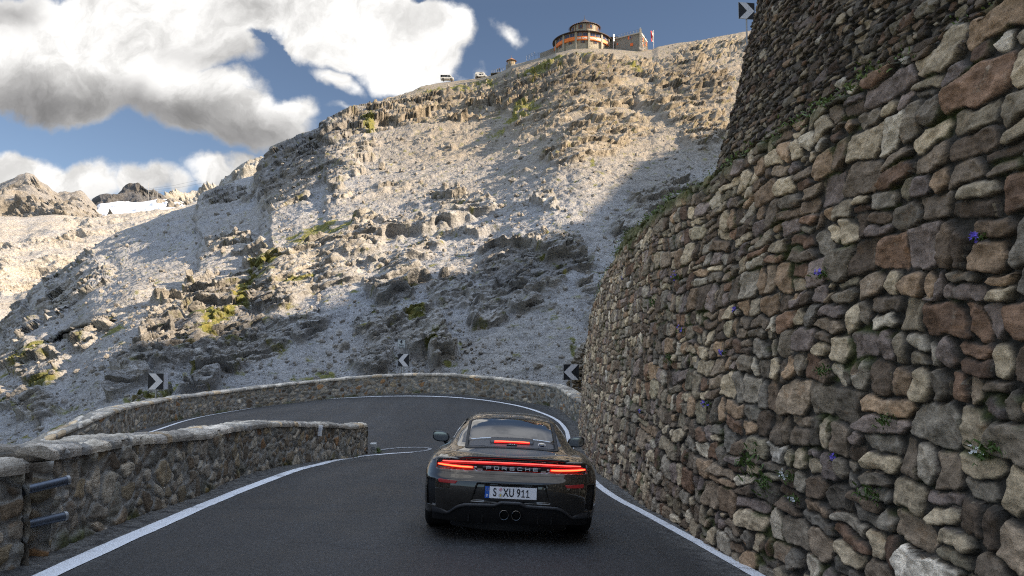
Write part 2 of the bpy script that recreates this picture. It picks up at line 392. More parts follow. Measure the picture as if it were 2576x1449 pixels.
ROCK = [(715, 480, 60, 30, -30), (780, 440, 50, 30, -50), (1800, 105, 90, 16, -10), (770, 370, 110, 85, -30), (700, 430, 60, 60, -40), (900, 310, 110, 38, -25), (560, 490, 60, 18, -15), (880, 400, 90, 22, -55), (1010, 265, 120, 26, -12),
        (1200, 225, 150, 40, -10), (1130, 265, 160, 24, -10), (1330, 205, 90, 60, -30), (1450, 190, 130, 60, -10), (1500, 240, 90, 50, 0), (1600, 170, 70, 30, 0), (1400, 270, 120, 40, -20), (1740, 190, 90, 50, 10), (1700, 260, 110, 36, 15),
        (1520, 330, 120, 30, -10), (1450, 370, 90, 26, -10), (1760, 300, 60, 60, 0), (1170, 500, 80, 34, 10), (1380, 510, 30, 22, -40), (1080, 560, 110, 24, -5),
        (900, 590, 120, 36, -18), (780, 640, 130, 45, -25), (660, 690, 130, 50, -25), (600, 610, 70, 22, -15), (1010, 640, 100, 30, -15), (700, 730, 90, 46, -25), (850, 680, 90, 30, -25),
        (440, 800, 70, 60, -30), (520, 760, 110, 60, -30), (560, 830, 70, 60, -30), (640, 880, 120, 60, -30), (480, 870, 120, 50, -20), (780, 830, 60, 28, -30), (560, 930, 150, 30, -25),
        (350, 900, 70, 24, -30), (1010, 700, 60, 44, 0), (1130, 730, 60, 50, 0), (950, 800, 60, 60, 0), (960, 760, 40, 60, -20), (1060, 830, 60, 70, 20), (1120, 900, 40, 30, 0), (940, 900, 70, 46, 0),
        (1330, 700, 130, 70, 0), (1260, 770, 150, 26, 5), (1390, 640, 70, 30, 20), (1440, 650, 50, 40, 0), (1230, 810, 60, 20, 0), (1580, 560, 50, 40, -30), (1660, 480, 90, 30, -25), (1500, 780, 30, 60, 0),
        (150, 760, 70, 32, -40), (60, 820, 60, 24, -35), (220, 700, 70, 36, -30), (120, 930, 60, 50, -20), (60, 900, 60, 40, -20), (60, 1010, 70, 30, 0), (300, 960, 60, 20, -30), (230, 840, 60, 14, -30), (200, 700, 80, 14, -45), (380, 990, 50, 20, -20)]
GRASS = [(1290, 285, 70, 13, -35), (1340, 262, 24, 6, -10), (930, 310, 30, 14, -60), (1590, 160, 20, 12, 30), (1470, 128, 26, 7, 0), (1365, 160, 60, 8, -20), (1350, 190, 20, 6, -50), (700, 640, 110, 12, -38), (590, 770, 80, 14, -45), (530, 820, 30, 40, 10), (640, 720, 60, 12, -40),
         (780, 570, 60, 9, -25), (850, 560, 60, 8, -12), (760, 700, 50, 6, -20), (820, 935, 28, 14, 0), (760, 945, 44, 7, 0), (440, 950, 40, 10, -45), (480, 930, 40, 8, -35), (350, 990, 40, 16, -20), (330, 1010, 50, 14, -10), (390, 1000, 40, 12, -20),
         (80, 900, 70, 14, -38), (30, 945, 30, 10, -10), (120, 960, 60, 14, -15), (160, 1075, 36, 14, -35), (60, 1090, 30, 8, 0), (210, 1040, 30, 8, -20), (20, 1010, 30, 8, -30), (250, 1030, 30, 8, -20), (1080, 885, 14, 14, 0), (1050, 800, 30, 20, 0), (1000, 800, 14, 12, 0),
         (1030, 610, 60, 5, -8), (1130, 920, 12, 8, 0), (1120, 870, 12, 8, 30), (760, 790, 40, 5, -20), (1180, 210, 90, 5, -8), (1120, 215, 60, 6, -5), (1490, 415, 26, 4, -20), (290, 830, 40, 4, -30), (1440, 880, 12, 30, 0), (940, 780, 20, 4, 0)]
def aniso(P, k=(1, 1, 1)):
    """frame of the tilted rock beds"""
    A = np.array([[0.80, 0.42, 0.42], [-0.56, 0.76, 0.31], [-0.19, -0.48, 0.85]])
    return (P @ A.T) * np.array(k)
def mountain_mesh():
    nu, nv = 1050, 760
    u = np.linspace(-420, 2100, nu); w = np.r_[np.linspace(0, 1, nv - 16)]
    Uu, Ww = np.meshgrid(u, w); P = slope_point(Uu, Ww, BASE, RIDGE)
    py = 850 - 1803 * (P[..., 2] / P[..., 1])
    # two spurs run down to the left; the ground behind each of them lies deeper
    wob = 26 * fbm(P * 0.05 + 11, 3)
    c1 = np.interp(py, [250, 290, 330, 400, 450, 500, 519, 574, 615, 660, 690, 750, 800, 850, 900], [880, 872, 852, 822, 795, 752, 730, 640, 556, 480, 430, 330, 235, 105, 0]) + wob
    c2 = np.interp(py, [520, 600, 660, 700, 760, 800, 850, 900, 960, 1040], [690, 600, 520, 470, 400, 372, 345, 330, 260, 180]) + wob
    d1 = c1 - Uu; d2 = c2 - Uu
    f1 = sstep(0, 150, d1) - 0.55 * ellipses(Uu, py, [(205, 715, 70, 60, -40)])
    f2 = sstep(0, 120, d2) * sstep(0, 90, -d1) * sstep(1010, 900, py + 0.35 * Uu)
    P = P * (1 + (0.17 + 0.10 * sstep(560, 470, py)) * f1 + 0.11 * f2)[..., None]
    n1 = fbm(P * 0.06, 4); n2 = fbm(P * 0.25 + 40, 3)
    wx, wy = Uu + n2 * 34 + n1 * 18, py + n1 * 30 + n2 * 16
    rock = ellipses(wx, wy, ROCK); rock = sstep(0.22, 0.62, rock + 0.28 * fbm(P * 0.3 + 5, 4) - 0.04)
    spot = sstep(0.58, 0.80, fbm(P * 0.11 + 91, 4)) * 0.7
    rock = np.maximum(rock, spot)
    grass = ellipses(Uu + n2 * 22, py + n2 * 9, GRASS); grass = sstep(0.30, 0.8, grass * 0.95 + fbm(P * 1.1 + 3, 4, 0.65) * 0.75)
    # surface frame
    du = np.gradient(P, axis=1); dv = np.gradient(P, axis=0); Nn = np.cross(du, dv); Nn /= np.linalg.norm(Nn, axis=-1, keepdims=True)
    Nn = np.where(Nn[..., 2:3] < 0, -Nn, Nn)
    Yv = P[..., 1]; tf = sstep(45, 170, Yv)
    def ledges(q, lam, sd):
        """stepped rock beds: each rises gently uphill and breaks off in a face on its lower side"""
        w_ = fbm(q / (lam * 2.2) + sd, 4, 0.55) * 1.25 + fbm(q / (lam * 0.5) + sd + 9, 2) * 0.12; t = (-0.42 * q[..., 0] + 1.15 * q[..., 2] + 0.12 * q[..., 1]) / lam + w_
        i = np.floor(t); f = t - i; am = 0.35 + 1.1 * _H[_hash(i.astype(np.int64), (np.floor((0.8 * q[..., 0] + 0.5 * q[..., 2]) / (lam * 1.9) + w_ * 0.8)).astype(np.int64), sd) & 4095][..., 0]
        return (1 - f) * sstep(0, 0.10, f) * am * lam * 0.42
    def relief(q):
        """rock relief at one size: slanting ribs, blocks and cracks"""
        A = aniso(q, (0.30, 1.0, 0.8)); n0 = fbm(q * 0.35 + 3, 3)
        ribs = fbm(A * 0.22 + 9 + n0[..., None] * 0.25, 3, 0.5, True) - 1.1
        sm = fbm(aniso(q, (0.4, 1, 1.1)) * 0.75 + 4, 4, 0.6, True) - 1.1
        Q = aniso(q, (0.28, 0.62, 0.62)); e1, id1, o1, o2 = stones(Q[..., 0] + 0.5 * n0, Q[..., 1] + Q[..., 2] * 0.8 + 0.3 * n0, 0.8, 0.62, 3, 0.95, 2.0, 0.6); R1 = _H[id1 & 4095]
        bl = (R1[..., 0] - 0.45) * 0.9 * sstep(0.0, 0.12, e1) + ((R1[..., 1] - 0.5) * o1 + (R1[..., 2] - 0.5) * o2) * 1.0
        return 0.42 * ribs + 0.30 * bl + 0.20 * sm + ledges(q, 3.6, 3) * 0.70 + ledges(q, 1.5, 5) * 0.50 - 0.68
    r_near = relief(P); r_far = relief(P / 2.4 + 31) * 2.0
    rel = r_near * (1 - tf) + r_far * tf + tf * (0.18 * (fbm(aniso(P, (0.5, 1, 1.2)) * 0.9 + 70, 4, 0.62, True) - 1.1) + 0.35 * (fbm(aniso(P, (0.35, 1, 1.2)) * 0.35 + 20, 2, 0.6, True) - 1.1))
    tiny = fbm(P * 2.4, 3, 0.6, True) - 1.1
    big = fbm(aniso(P, (0.35, 1, 1.2)) * 0.045, 3, 0.5, True)
    far = np.clip(Yv / 80, 0.4, 2.4)
    edge_f = 1 - sstep(0.955, 0.995, Ww) * (0.5 + 0.42 * sstep(1060, 1110, Uu) * (1 - sstep(1680, 1740, Uu)))
    d = 0.65 * far * (big - 0.9)
    d += rock * (1.0 * far ** 0.5 + 0.92 * rel + 0.05 * tiny)
    scree = fbm(P * 0.4 + 77, 3) * 0.10 * far + fbm(P * 2.1 + 7, 4, 0.7) * 0.08 + fbm(P * 1.1 + 17, 3, 0.75) * 0.06 * far
    run = fbm(np.stack([(0.6 * P[..., 0] - 1.0 * P[..., 2]) * 0.30, P[..., 0] * 0.02, P[..., 1] * 0.02 + P[..., 2] * 0.03], -1) + 0.25 * n2[..., None], 4, 0.6)
    d += (1 - rock) * (scree + run * 0.42 * far)
    # the gully right of the middle and the cliff shoulder on the left
    ed = sstep(0, 0.06, Ww) * (1 - 0.5 * sstep(0.975, 1, Ww))
    flatp = 0.6 * np.exp(-((Uu - 1500) / 120) ** 2) * sstep(0.985, 1, Ww)
    edL = sstep(0.0, 0.03, Ww)
    dirn = Nn * (1 - 0.40 * rock[..., None]) + rock[..., None] * np.array([0.18, -0.62, 0.0])
    P = P + dirn * (d * ed * edge_f * (1 - flatp))[..., None]
    # back of the ridge: falls away behind
    rows = []
    last = P[-1]
    for k in range(16):
        q = last.copy(); t = (k + 1) / 16; q[:, 1] += t * 90; q[:, 0] += t * 90 * (last[:, 0] / last[:, 1]); q[:, 2] -= t * t * 45 + t * 1.5
        rows.append(q)
    P = np.concatenate([P, np.array(rows)], 0)
    pad = lambda a: np.concatenate([a, np.repeat(a[-1:], 16, 0)], 0)
    dark = ellipses(wx, wy, [(760, 370, 130, 100, -30), (700, 440, 70, 60, -30), (560, 490, 70, 22, -15), (900, 310, 90, 34, -25), (1120, 250, 120, 26, -10), (1400, 200, 200, 60, -10), (600, 800, 120, 90, -30), (470, 860, 100, 40, -20), (1300, 700, 150, 60, 0), (1740, 190, 100, 60, 10), (80, 760, 80, 40, -40)]) * rock  # darker rock tone, partly shade put into the cliff and crag colour
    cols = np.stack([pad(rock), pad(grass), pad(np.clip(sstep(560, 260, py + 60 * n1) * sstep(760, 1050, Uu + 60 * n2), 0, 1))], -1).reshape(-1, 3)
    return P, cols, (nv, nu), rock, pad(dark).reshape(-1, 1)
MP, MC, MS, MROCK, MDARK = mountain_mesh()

def slope_material(name, tint=(1, 1, 1), peb=1.0, far=False):
    m = Mt(name); A = m.attr('Col'); sp = m.nd('ShaderNodeSeparateColor'); m.L(A.outputs['Color'], sp.inputs[0])
    T = lambda c: tuple(a * b for a, b in zip(c, tint))
    big = m.tex('Noise', 0.05, 6, 0.6); mid = m.tex('Noise', 0.5, 8, 0.65); fine = m.tex('Noise', 4.0 * peb, 8, 0.7)
    bed = m.tex('Noise', 0.55, 8, 0.7, vec=m.mapv((0.35, 1.3, 2.2), (0.5, 0.35, 0.5)))
    scree = m.ramp(mid.outputs[0], [(0.3, T((0.22, 0.22, 0.222))), (0.5, T((0.265, 0.262, 0.258))), (0.72, T((0.34, 0.335, 0.325)))])
    scree = m.mix(0.30, scree, m.ramp(fine.outputs[0], [(0.33, T((0.11, 0.11, 0.115))), (0.5, T((0.42, 0.42, 0.42))), (0.64, T((0.55, 0.545, 0.53)))]))
    co_ = m.tex('Noise', 1.0 * peb, 6, 0.75); scree = m.mix(0.40, scree, m.ramp(co_.outputs[0], [(0.34, T((0.12, 0.12, 0.125))), (0.48, T((0.36, 0.36, 0.365))), (0.66, T((0.46, 0.455, 0.445)))]))
    rockc = m.ramp(bed.outputs[0], [(0.27, T((0.075, 0.072, 0.068))), (0.40, T((0.22, 0.215, 0.206))), (0.53, T((0.37, 0.362, 0.348))), (0.68, T((0.62, 0.605, 0.58)))])
    rockc = m.mix(0.3, rockc, m.ramp(fine.outputs[0], [(0.3, T((0.10, 0.095, 0.09))), (0.6, T((0.42, 0.41, 0.39)))]))
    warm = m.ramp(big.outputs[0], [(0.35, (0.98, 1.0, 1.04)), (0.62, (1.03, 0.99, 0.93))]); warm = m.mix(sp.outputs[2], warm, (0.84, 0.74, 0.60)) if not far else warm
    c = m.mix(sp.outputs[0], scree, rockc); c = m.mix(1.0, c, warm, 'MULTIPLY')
    if not far:
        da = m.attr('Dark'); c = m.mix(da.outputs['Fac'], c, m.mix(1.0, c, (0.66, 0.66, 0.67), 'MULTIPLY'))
        gn = m.tex('Noise', 1.6, 5, 0.7)
        gc = m.ramp(gn.outputs[0], [(0.3, (0.06, 0.075, 0.02)), (0.5, (0.16, 0.165, 0.035)), (0.7, (0.32, 0.27, 0.07))])
        c = m.mix(m.mth('MULTIPLY', sp.outputs[1], 0.9), c, gc)
    m.set(Base_Color=c, Roughness=0.95); m.b.inputs['Specular IOR Level'].default_value = 0.15
    vor = m.tex('Voronoi', 3.2 * peb, feature='F1'); vor2 = m.tex('Voronoi', 0.9 * peb, feature='F1')
    h = m.mth('ADD', m.mth('MULTIPLY', vor.outputs['Distance'], -0.6), m.mth('MULTIPLY', fine.outputs[0], 0.8))
    b1 = m.bump(h, 0.22 / peb, 0.8)
    h2 = m.mth('ADD', bed.outputs[0], m.mth('MULTIPLY', vor2.outputs['Distance'], -0.35))
    m.bump(h2, 0.9 / peb, 0.55, b1)
    return m.m
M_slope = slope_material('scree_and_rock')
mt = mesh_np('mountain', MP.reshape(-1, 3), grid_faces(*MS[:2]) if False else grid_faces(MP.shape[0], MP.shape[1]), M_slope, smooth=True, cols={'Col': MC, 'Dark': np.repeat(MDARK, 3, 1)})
tag(mt, kind='structure')

# far country -------------------------------------------------------
def far_slope(name, base, ridge, u0, u1, nu, nv, amp, freq, mat, rockv=0.6, back=300, ks=(0.5, 1, 1)):
    u = np.linspace(u0, u1, nu); w = np.linspace(0, 1, nv); Uu, Ww = np.meshgrid(u, w)
    b, r = terrain_tab(base), terrain_tab(ridge); P = slope_point(Uu, Ww, b, r)
    n = fbm(aniso(P, ks) * freq, 5, 0.55, True); n0 = fbm(P * freq * 0.4, 4)
    rock = sstep(-0.2, 0.4, fbm(P * freq * 0.5 + 9, 4)) * rockv
    P = P + np.array([-0.1, -0.7, 0.6]) * ((n - 1.2) * amp * (0.35 + rock) * sstep(0, 0.05, Ww) * (1 - 0.6 * sstep(0.9, 1, Ww)))[..., None]
    q = P[-1].copy(); q[:, 1] += back; q[:, 2] -= back * 0.5; P = np.concatenate([P, q[None]], 0)
    rk = np.concatenate([rock, rock[-1:]], 0); z = np.zeros_like(rk)
    o = mesh_np(name, P.reshape(-1, 3), grid_faces(P.shape[0], nu), mat, cols={'Col': np.stack([rk, z, z + 0.5], -1).reshape(-1, 3)})
    return tag(o, kind='structure')
M_far = slope_material('pale_far_scree', (1.45, 1.38, 1.27), 0.12, True)
M_peak = slope_material('far_rock', (1.05, 1.0, 0.93), 0.03, True)
M_dark = slope_material('dark_far_rock', (0.45, 0.45, 0.46), 0.03, True)
M_palep = slope_material('pale_far_rock', (1.4, 1.38, 1.3), 0.03, True)
far_slope('valley_slope', [(-900, 960, 330), (700, 860, 330)], [(-900, 590, 900), (-200, 556, 900), (0, 543, 900), (60, 546, 900), (130, 540, 900), (230, 543, 900), (290, 540, 900), (330, 533, 900), (380, 530, 900), (440, 520, 900), (520, 505, 900), (700, 480, 900)], -900, 700, 520, 300, 12, 0.02, M_far, 0.75)
far_slope('rocky_peak', [(-900, 600, 1300), (300, 560, 1300)], [(-900, 500, 2100), (-300, 500, 2100), (-60, 478, 2100), (0, 462, 2100), (28, 448, 2100), (48, 436, 2100), (66, 429, 2100), (84, 436, 2100), (97, 452, 2100), (120, 466, 2100), (133, 480, 2100), (150, 486, 2100), (166, 480, 2100), (178, 483, 2100), (205, 478, 2100), (212, 484, 2100),
          (222, 497, 2100), (238, 512, 2100), (262, 548, 2100), (300, 575, 2100)], -900, 300, 400, 120, 42, 0.007, M_peak, 1.0)
far_slope('dark_hill', [(180, 560, 2300), (470, 560, 2300)], [(180, 560, 2700), (232, 500, 2700), (250, 489, 2700), (275, 484, 2700), (292, 486, 2700), (306, 474, 2700), (322, 464, 2700), (340, 461, 2700), (354, 466, 2700), (366, 478, 2700), (376, 487, 2700), (394, 486, 2700), (412, 492, 2700), (428, 505, 2700), (470, 540, 2700)], 180, 470, 200, 60, 70, 0.006, M_dark, 1.0)
far_slope('pale_ridge', [(380, 560, 2400), (600, 540, 2400)], [(380, 540, 3000), (425, 506, 3000), (455, 492, 3000), (480, 488, 3000), (505, 470, 3000), (522, 461, 3000), (535, 460, 3000), (552, 472, 3000), (600, 500, 3000)], 380, 600, 160, 60, 70, 0.006, M_palep, 0.8)
far_slope('brown_knoll', [(395, 540, 1900), (490, 540, 1900)], [(395, 530, 2100), (412, 508, 2100), (428, 498, 2100), (445, 500, 2100), (465, 512, 2100), (490, 530, 2100)], 395, 490, 80, 40, 40, 0.01, M_peak, 1.0)
far_slope('striped_peak', [(530, 560, 2600), (800, 560, 2600)], [(530, 500, 3400), (556, 463, 3400), (575, 445, 3400), (592, 428, 3400), (608, 414, 3400), (630, 408, 3400), (655, 405, 3400), (700, 400, 3400), (800, 380, 3400)], 530, 800, 160, 90, 110, 0.005, M_palep, 1.0, ks=(0.2, 1, 1.6))
m = Mt('snow'); n_ = m.tex('Noise', 0.02, 6); m.set(Base_Color=m.ramp(n_.outputs[0], [(0.3, (0.80, 0.82, 0.85)), (0.7, (0.9, 0.9, 0.9))]), Roughness=0.8); M_snow = m.m
far_slope('glacier', [(180, 570, 1400), (520, 570, 1400)], [(180, 560, 2200), (236, 528, 2200), (250, 512, 2200), (300, 506, 2200), (350, 508, 2200), (400, 502, 2200), (452, 504, 2200), (480, 520, 2200), (520, 540, 2200)], 180, 520, 120, 40, 22, 0.012, M_snow, 0.6)
far_slope('snow_patch', [(470, 540, 2200), (520, 535, 2200)], [(470, 530, 2350), (486, 508, 2350), (500, 505, 2350), (520, 525, 2350)], 470, 520, 30, 12, 4, 0.01, M_snow, 0.3)
# ground sheet reaching the horizon, far below
m = Mt('valley_floor'); n_ = m.tex('Noise', 0.004, 6); m.set(Base_Color=m.ramp(n_.outputs[0], [(0.3, (0.10, 0.12, 0.06)), (0.7, (0.28, 0.26, 0.22))]), Roughness=0.95)
gs = MB(); gs.add([(-15000, -15000, -420), (15000, -15000, -420), (15000, 15000, -420), (-15000, 15000, -420)], [(0, 1, 2, 3)]); tag(gs.build('ground', m.m), kind='structure')

# added hill on the right (above the retaining wall, outside the frame), its ridge shaped to shade the road and the foot of the slope
def shade_hill():
    e1 = np.array([-S[1], S[0], 0]); e1 /= np.linalg.norm(e1); e2 = np.cross(S, e1); e2 *= np.sign(e2[2])
    bd = SHADE
    ab = sorted([(float(slope_at(*p) @ e1), float(slope_at(*p) @ e2)) for p in bd])
    ab = np.array([(-140, ab[0][1] + 3), (ab[0][0] - 12, ab[0][1] + 3)] + ab + [(150, ab[-1][1] + 6)])
    a = np.arange(-140, 150, 1.2); b = np.interp(a, ab[:, 0], ab[:, 1])
    b = b + 0.9 * fbm(np.stack([a * 0.22, a * 0, a * 0], -1), 4, 0.6)
    R = a[:, None] * e1 + b[:, None] * e2
    c = (np.maximum(105, 0.60 * (a + 20)) - R[:, 0]) / S[0]; R = R + c[:, None] * S
    rows = []
    n = 40
    for k in range(n + 1):
        t = k / n; foot = R.copy(); foot[:, 0] = 15 + 0.0 * a; foot[:, 1] = R[:, 1] * 0.98; foot[:, 2] = 9.6
        foot[:, 0] = np.maximum(14, foot[:, 1] * 0.42 + 4)
        q = foot * (1 - t) + R * t; nz = fbm(q * 0.09, 4, 0.55, True) - 1.1
        q[:, 2] += nz * 4 * math.sin(math.pi * t) ; rows.append(q)
    for t in (0.1, 0.4, 1.0):
        q = R.copy(); q[:, 0] += 90 * t; q[:, 2] -= 70 * t; rows.append(q)
    P = np.array(rows); z = np.zeros(P.shape[:2])
    o = mesh_np('shadow_hill', P.reshape(-1, 3), grid_faces(P.shape[0], P.shape[1]), M_slope, cols={'Col': np.stack([z + 0.5, z + 0.2, z + 0.5], -1).reshape(-1, 3)})
    tag(o, kind='structure')
SHADE = [(1800, 330), (1573, 431), (1532, 509), (1491, 564), (1386, 591), (1331, 618), (1271, 655), (1157, 687), (1038, 714), (993, 760), (884, 767), (820, 760), (785, 796), (703, 807), (589, 846), (543, 856)]
shade_hill()
# ------------------------------------------------------------------ stone materials
def stone_material(name, stops, gap, gap_on=(0.0, 0.12), moss=0.5, bumpd=0.02):
    """Col.r = id, Col.g = height above the joint, Col.b = second id; Aux.r = moss"""
    m = Mt(name); A = m.attr('Col'); sp = m.nd('ShaderNodeSeparateColor'); m.L(A.outputs['Color'], sp.inputs[0])
    base = m.ramp(sp.outputs[0], stops, 'CONSTANT')
    n1 = m.tex('Noise', 9, 8, 0.7); n2 = m.tex('Noise', 60, 6, 0.8); n3 = m.tex('Noise', 2.2, 5, 0.6)
    st = m.tex('Noise', 16, 6, 0.65, vec=m.mapv((1.0, 0.25, 1.6), (0.3, 0.2, 0.5)))
    c = m.mix(0.55, base, m.ramp(n1.outputs[0], [(0.30, 0.22), (0.5, 1.0), (0.70, 1.95)]), 'MULTIPLY')
    c = m.mix(0.5, c, m.ramp(st.outputs[0], [(0.3, 0.42), (0.5, 1.0), (0.72, 1.6)]), 'MULTIPLY')
    c = m.mix(0.6, c, m.ramp(n2.outputs[0], [(0.3, 0.5), (0.7, 1.5)]), 'MULTIPLY')
    lich = m.ramp(m.tex('Noise', 5.5, 7, 0.75).outputs[0], [(0.60, 0.0), (0.70, 1.0)])
    c = m.mix(m.mth('MULTIPLY', lich, 0.45), c, (0.36, 0.35, 0.31))
    rust = m.ramp(m.tex('Noise', 3.1, 6, 0.7, vec=m.mapv((1, 1, 1.7))).outputs[0], [(0.60, 0.0), (0.72, 1.0)])
    c = m.mix(m.mth('MULTIPLY', rust, 0.40), c, (0.24, 0.13, 0.055))
    c = m.mix(1.0, c, m.ramp(sp.outputs[2], [(0, (1.02, 0.93, 0.83)), (1, (2.35, 2.08, 1.75))]), 'MULTIPLY')
    mr = m.nd('ShaderNodeMapRange'); mr.interpolation_type = 'SMOOTHSTEP'; mr.inputs[1].default_value = gap_on[0]; mr.inputs[2].default_value = gap_on[1]
    m.L(m.mth('ADD', sp.outputs[1], m.mth('MULTIPLY', m.mth('SUBTRACT', n1.outputs[0], 0.5), 0.10)), mr.inputs[0])
    g = m.ramp(n1.outputs[0], [(0.3, tuple(x * 0.65 for x in gap)), (0.7, tuple(x * 1.25 for x in gap))])
    c = m.mix(mr.outputs[0], g, c)
    X = m.attr('Aux'); sx = m.nd('ShaderNodeSeparateColor'); m.L(X.outputs['Color'], sx.inputs[0])
    mo = m.ramp(m.tex('Noise', 30, 4).outputs[0], [(0.3, (0.03, 0.045, 0.012)), (0.7, (0.12, 0.14, 0.03))])
    c = m.mix(sx.outputs[0], c, mo)
    m.set(Base_Color=c, Roughness=0.86); m.b.inputs['Specular IOR Level'].default_value = 0.3
    b = m.bump(n1.outputs[0], bumpd * 2.2, 0.9); b = m.bump(st.outputs[0], bumpd * 1.6, 0.8, b); m.bump(n2.outputs[0], bumpd * 0.45, 0.8, b)
    return m.m
DRY = [(0.0, (0.21, 0.175, 0.14)), (0.14, (0.12, 0.095, 0.075)), (0.26, (0.32, 0.28, 0.215)), (0.37, (0.175, 0.15, 0.145)), (0.48, (0.235, 0.22, 0.195)), (0.58, (0.17, 0.115, 0.085)),
       (0.67, (0.38, 0.335, 0.26)), (0.75, (0.15, 0.135, 0.115)), (0.83, (0.26, 0.195, 0.14)), (0.92, (0.44, 0.41, 0.35)), (0.955, (0.24, 0.22, 0.17)), (0.985, (0.55, 0.53, 0.49))]
M_dry = stone_material('dry_stone', DRY, (0.075, 0.067, 0.056), (0.0, 0.10))
DRY_SHADE = [(p, tuple(x * 0.40 for x in c)) for p, c in DRY]  # same stones scaled darker: the upper wall's shade put into the colour
M_shaded_dry = stone_material('shaded_dry_stone', DRY_SHADE, (0.02, 0.018, 0.015), (0.0, 0.18))
RUB = [(0.0, (0.23, 0.22, 0.20)), (0.15, (0.135, 0.12, 0.10)), (0.28, (0.25, 0.245, 0.225)), (0.42, (0.13, 0.135, 0.13)), (0.55, (0.19, 0.17, 0.13)), (0.66, (0.15, 0.145, 0.135)), (0.76, (0.10, 0.085, 0.068)), (0.85, (0.27, 0.26, 0.235)), (0.93, (0.20, 0.13, 0.075))]
M_rubble = stone_material('mortared_rubble', RUB, (0.33, 0.32, 0.295), (0.12, 0.30), bumpd=0.014)
M_cap = stone_material('cap_slabs', [(0.0, (0.27, 0.265, 0.25)), (0.3, (0.33, 0.325, 0.305)), (0.5, (0.26, 0.255, 0.245)), (0.75, (0.35, 0.345, 0.335)), (0.9, (0.36, 0.30, 0.22))], (0.30, 0.29, 0.27), (0.0, 0.12), bumpd=0.014)

def retaining(name, path, top, batter, foot, mat, cw, ch, depth, seed, dstep, hstep, label, mossy=None):
    P, s = spline(path, dstep); n = -normals2(P)[:, :]     # path runs away from the camera: right side is into the hill
    ztop = np.interp(s, *top) if isinstance(top, tuple) else np.full(len(s), top)
    zb = foot(P[:, 0], P[:, 1]) - 0.12
    H = (ztop - zb).max(); nh = int(H / hstep) + 2
    T = np.linspace(0, 1, nh)[:, None]; z = zb[None] + T * (ztop - zb)[None]; hh = z - zb[None]
    Sg = np.broadcast_to(s[None], z.shape)
    bx, by = P[None, :, 0] + n[None, :, 0] * batter * hh, P[None, :, 1] + n[None, :, 1] * batter * hh
    w = np.stack([Sg, z, z * 0 + seed], -1); wa = fbm(w * 1.3, 3); wb = fbm(w * 1.3 + 50, 3)
    size = 1 + 0.0 * z
    fine = fbm(np.stack([Sg * 5.5, z * 5.5, z * 0 + seed], -1), 3, 0.6); fin2 = fbm(np.stack([Sg * 5.5, z * 5.5, z * 0 + seed + 40], -1), 3, 0.6)
    ee, ii, ox, oy = courses(Sg + wa * 0.07 + fine * 0.015, z + wb * 0.085 + fin2 * 0.014 + 0.04 * np.sin(Sg * 0.9 + seed), cw, ch, seed)
    R = _H[ii & 4095]; small = np.zeros(ee.shape, bool); ox2, oy2 = ox, oy
    prof = 1 - (1 - np.clip(ee / 0.11, 0, 1)) ** 2.6
    tilt = (R[..., 0] - 0.5) * np.where(small, ox2, ox) + (R[..., 1] - 0.5) * np.where(small, oy2, oy)
    rough = fbm(np.stack([Sg * 7, z * 7, R[..., 2] * 30], -1), 3, 0.6)
    facet = fbm(np.stack([Sg * 2.6, z * 2.6, R[..., 2] * 50], -1), 2, 0.5, True) - 1
    d = prof * depth * (0.75 + 0.75 * R[..., 3]) + prof * (tilt * depth * 0.9 + rough * depth * 0.34 + facet * depth * 0.50) + fbm(w * 0.35, 2) * 0.10 + fbm(w * 20, 2) * 0.006
    d = d + 0.10 * fbm(np.stack([Sg * 0.9, z * 0.9, z * 0], -1), 2) * (z > 1e9)
    X = bx - n[None, :, 0] * d; Y = by - n[None, :, 1] * d
    Z = z - 0.15 * d + np.where(T > 0.985, fbm(np.stack([Sg * 2, z * 0, z * 0], -1), 3) * 0.06, 0)
    moss = np.zeros_like(z)
    if mossy is not None: moss = mossy(Sg, z, X, Y, ee, P)
    V = np.stack([X, Y, Z], -1)
    # top return over the crown of the wall
    back = V[-1].copy(); back[:, 0] += n[:, 0] * 0.5; back[:, 1] += n[:, 1] * 0.5; back[:, 2] += 0.02
    V = np.concatenate([V, back[None]], 0)
    ext = lambda a: np.concatenate([a, a[-1:]], 0)
    col = np.stack([ext(R[..., 1]), ext(np.clip(ee, 0, 1)), ext(R[..., 0])], -1); aux = np.stack([ext(moss)] * 3, -1)
    o = mesh_np(name, V.reshape(-1, 3), grid_faces(V.shape[0], V.shape[1]), mat, cols={'Col': col.reshape(-1, 3), 'Aux': aux.reshape(-1, 3)})
    tag(o, label, 'retaining wall', kind='thing'); return o, V
LOWP = [(3.0, -6), (2.62, -2), (2.42, 1.5), (2.28, 4.2), (2.12, 6.6), (1.93, 10), (1.86, 14.4), (2.0, 19), (2.22, 23.5), (2.50, 26.5), (3.1, 28.6), (4.6, 30.2)]
def low_step(s):
    y = s - 6
    return 0.05 if y < 2.2 else max(0.012, min(0.034, 0.0024 * y))
def low_moss(Sg, z, X, Y, e, P):
    n = fbm(np.stack([Sg * 1.5, z * 2.2, z * 0], -1), 4, 0.6)
    top = sstep(1.85, 2.05, z + 0.12 * n) * (Y > 2)
    m = top * 0.8 + (1 - np.clip(e / 0.16, 0, 1)) * sstep(0.34, 0.6, n) * 0.8
    return np.clip(m, 0, 1)
LSP, LSS = spline(LOWP, 0.1)
def low_top(y): return np.interp(y, [-6, 4, 6, 9, 12, 15.5, 18, 21, 24, 26.5, 30], [1.85, 1.92, 1.97, 2.06, 2.12, 2.26, 2.12, 1.78, 1.25, 0.55, -0.6])
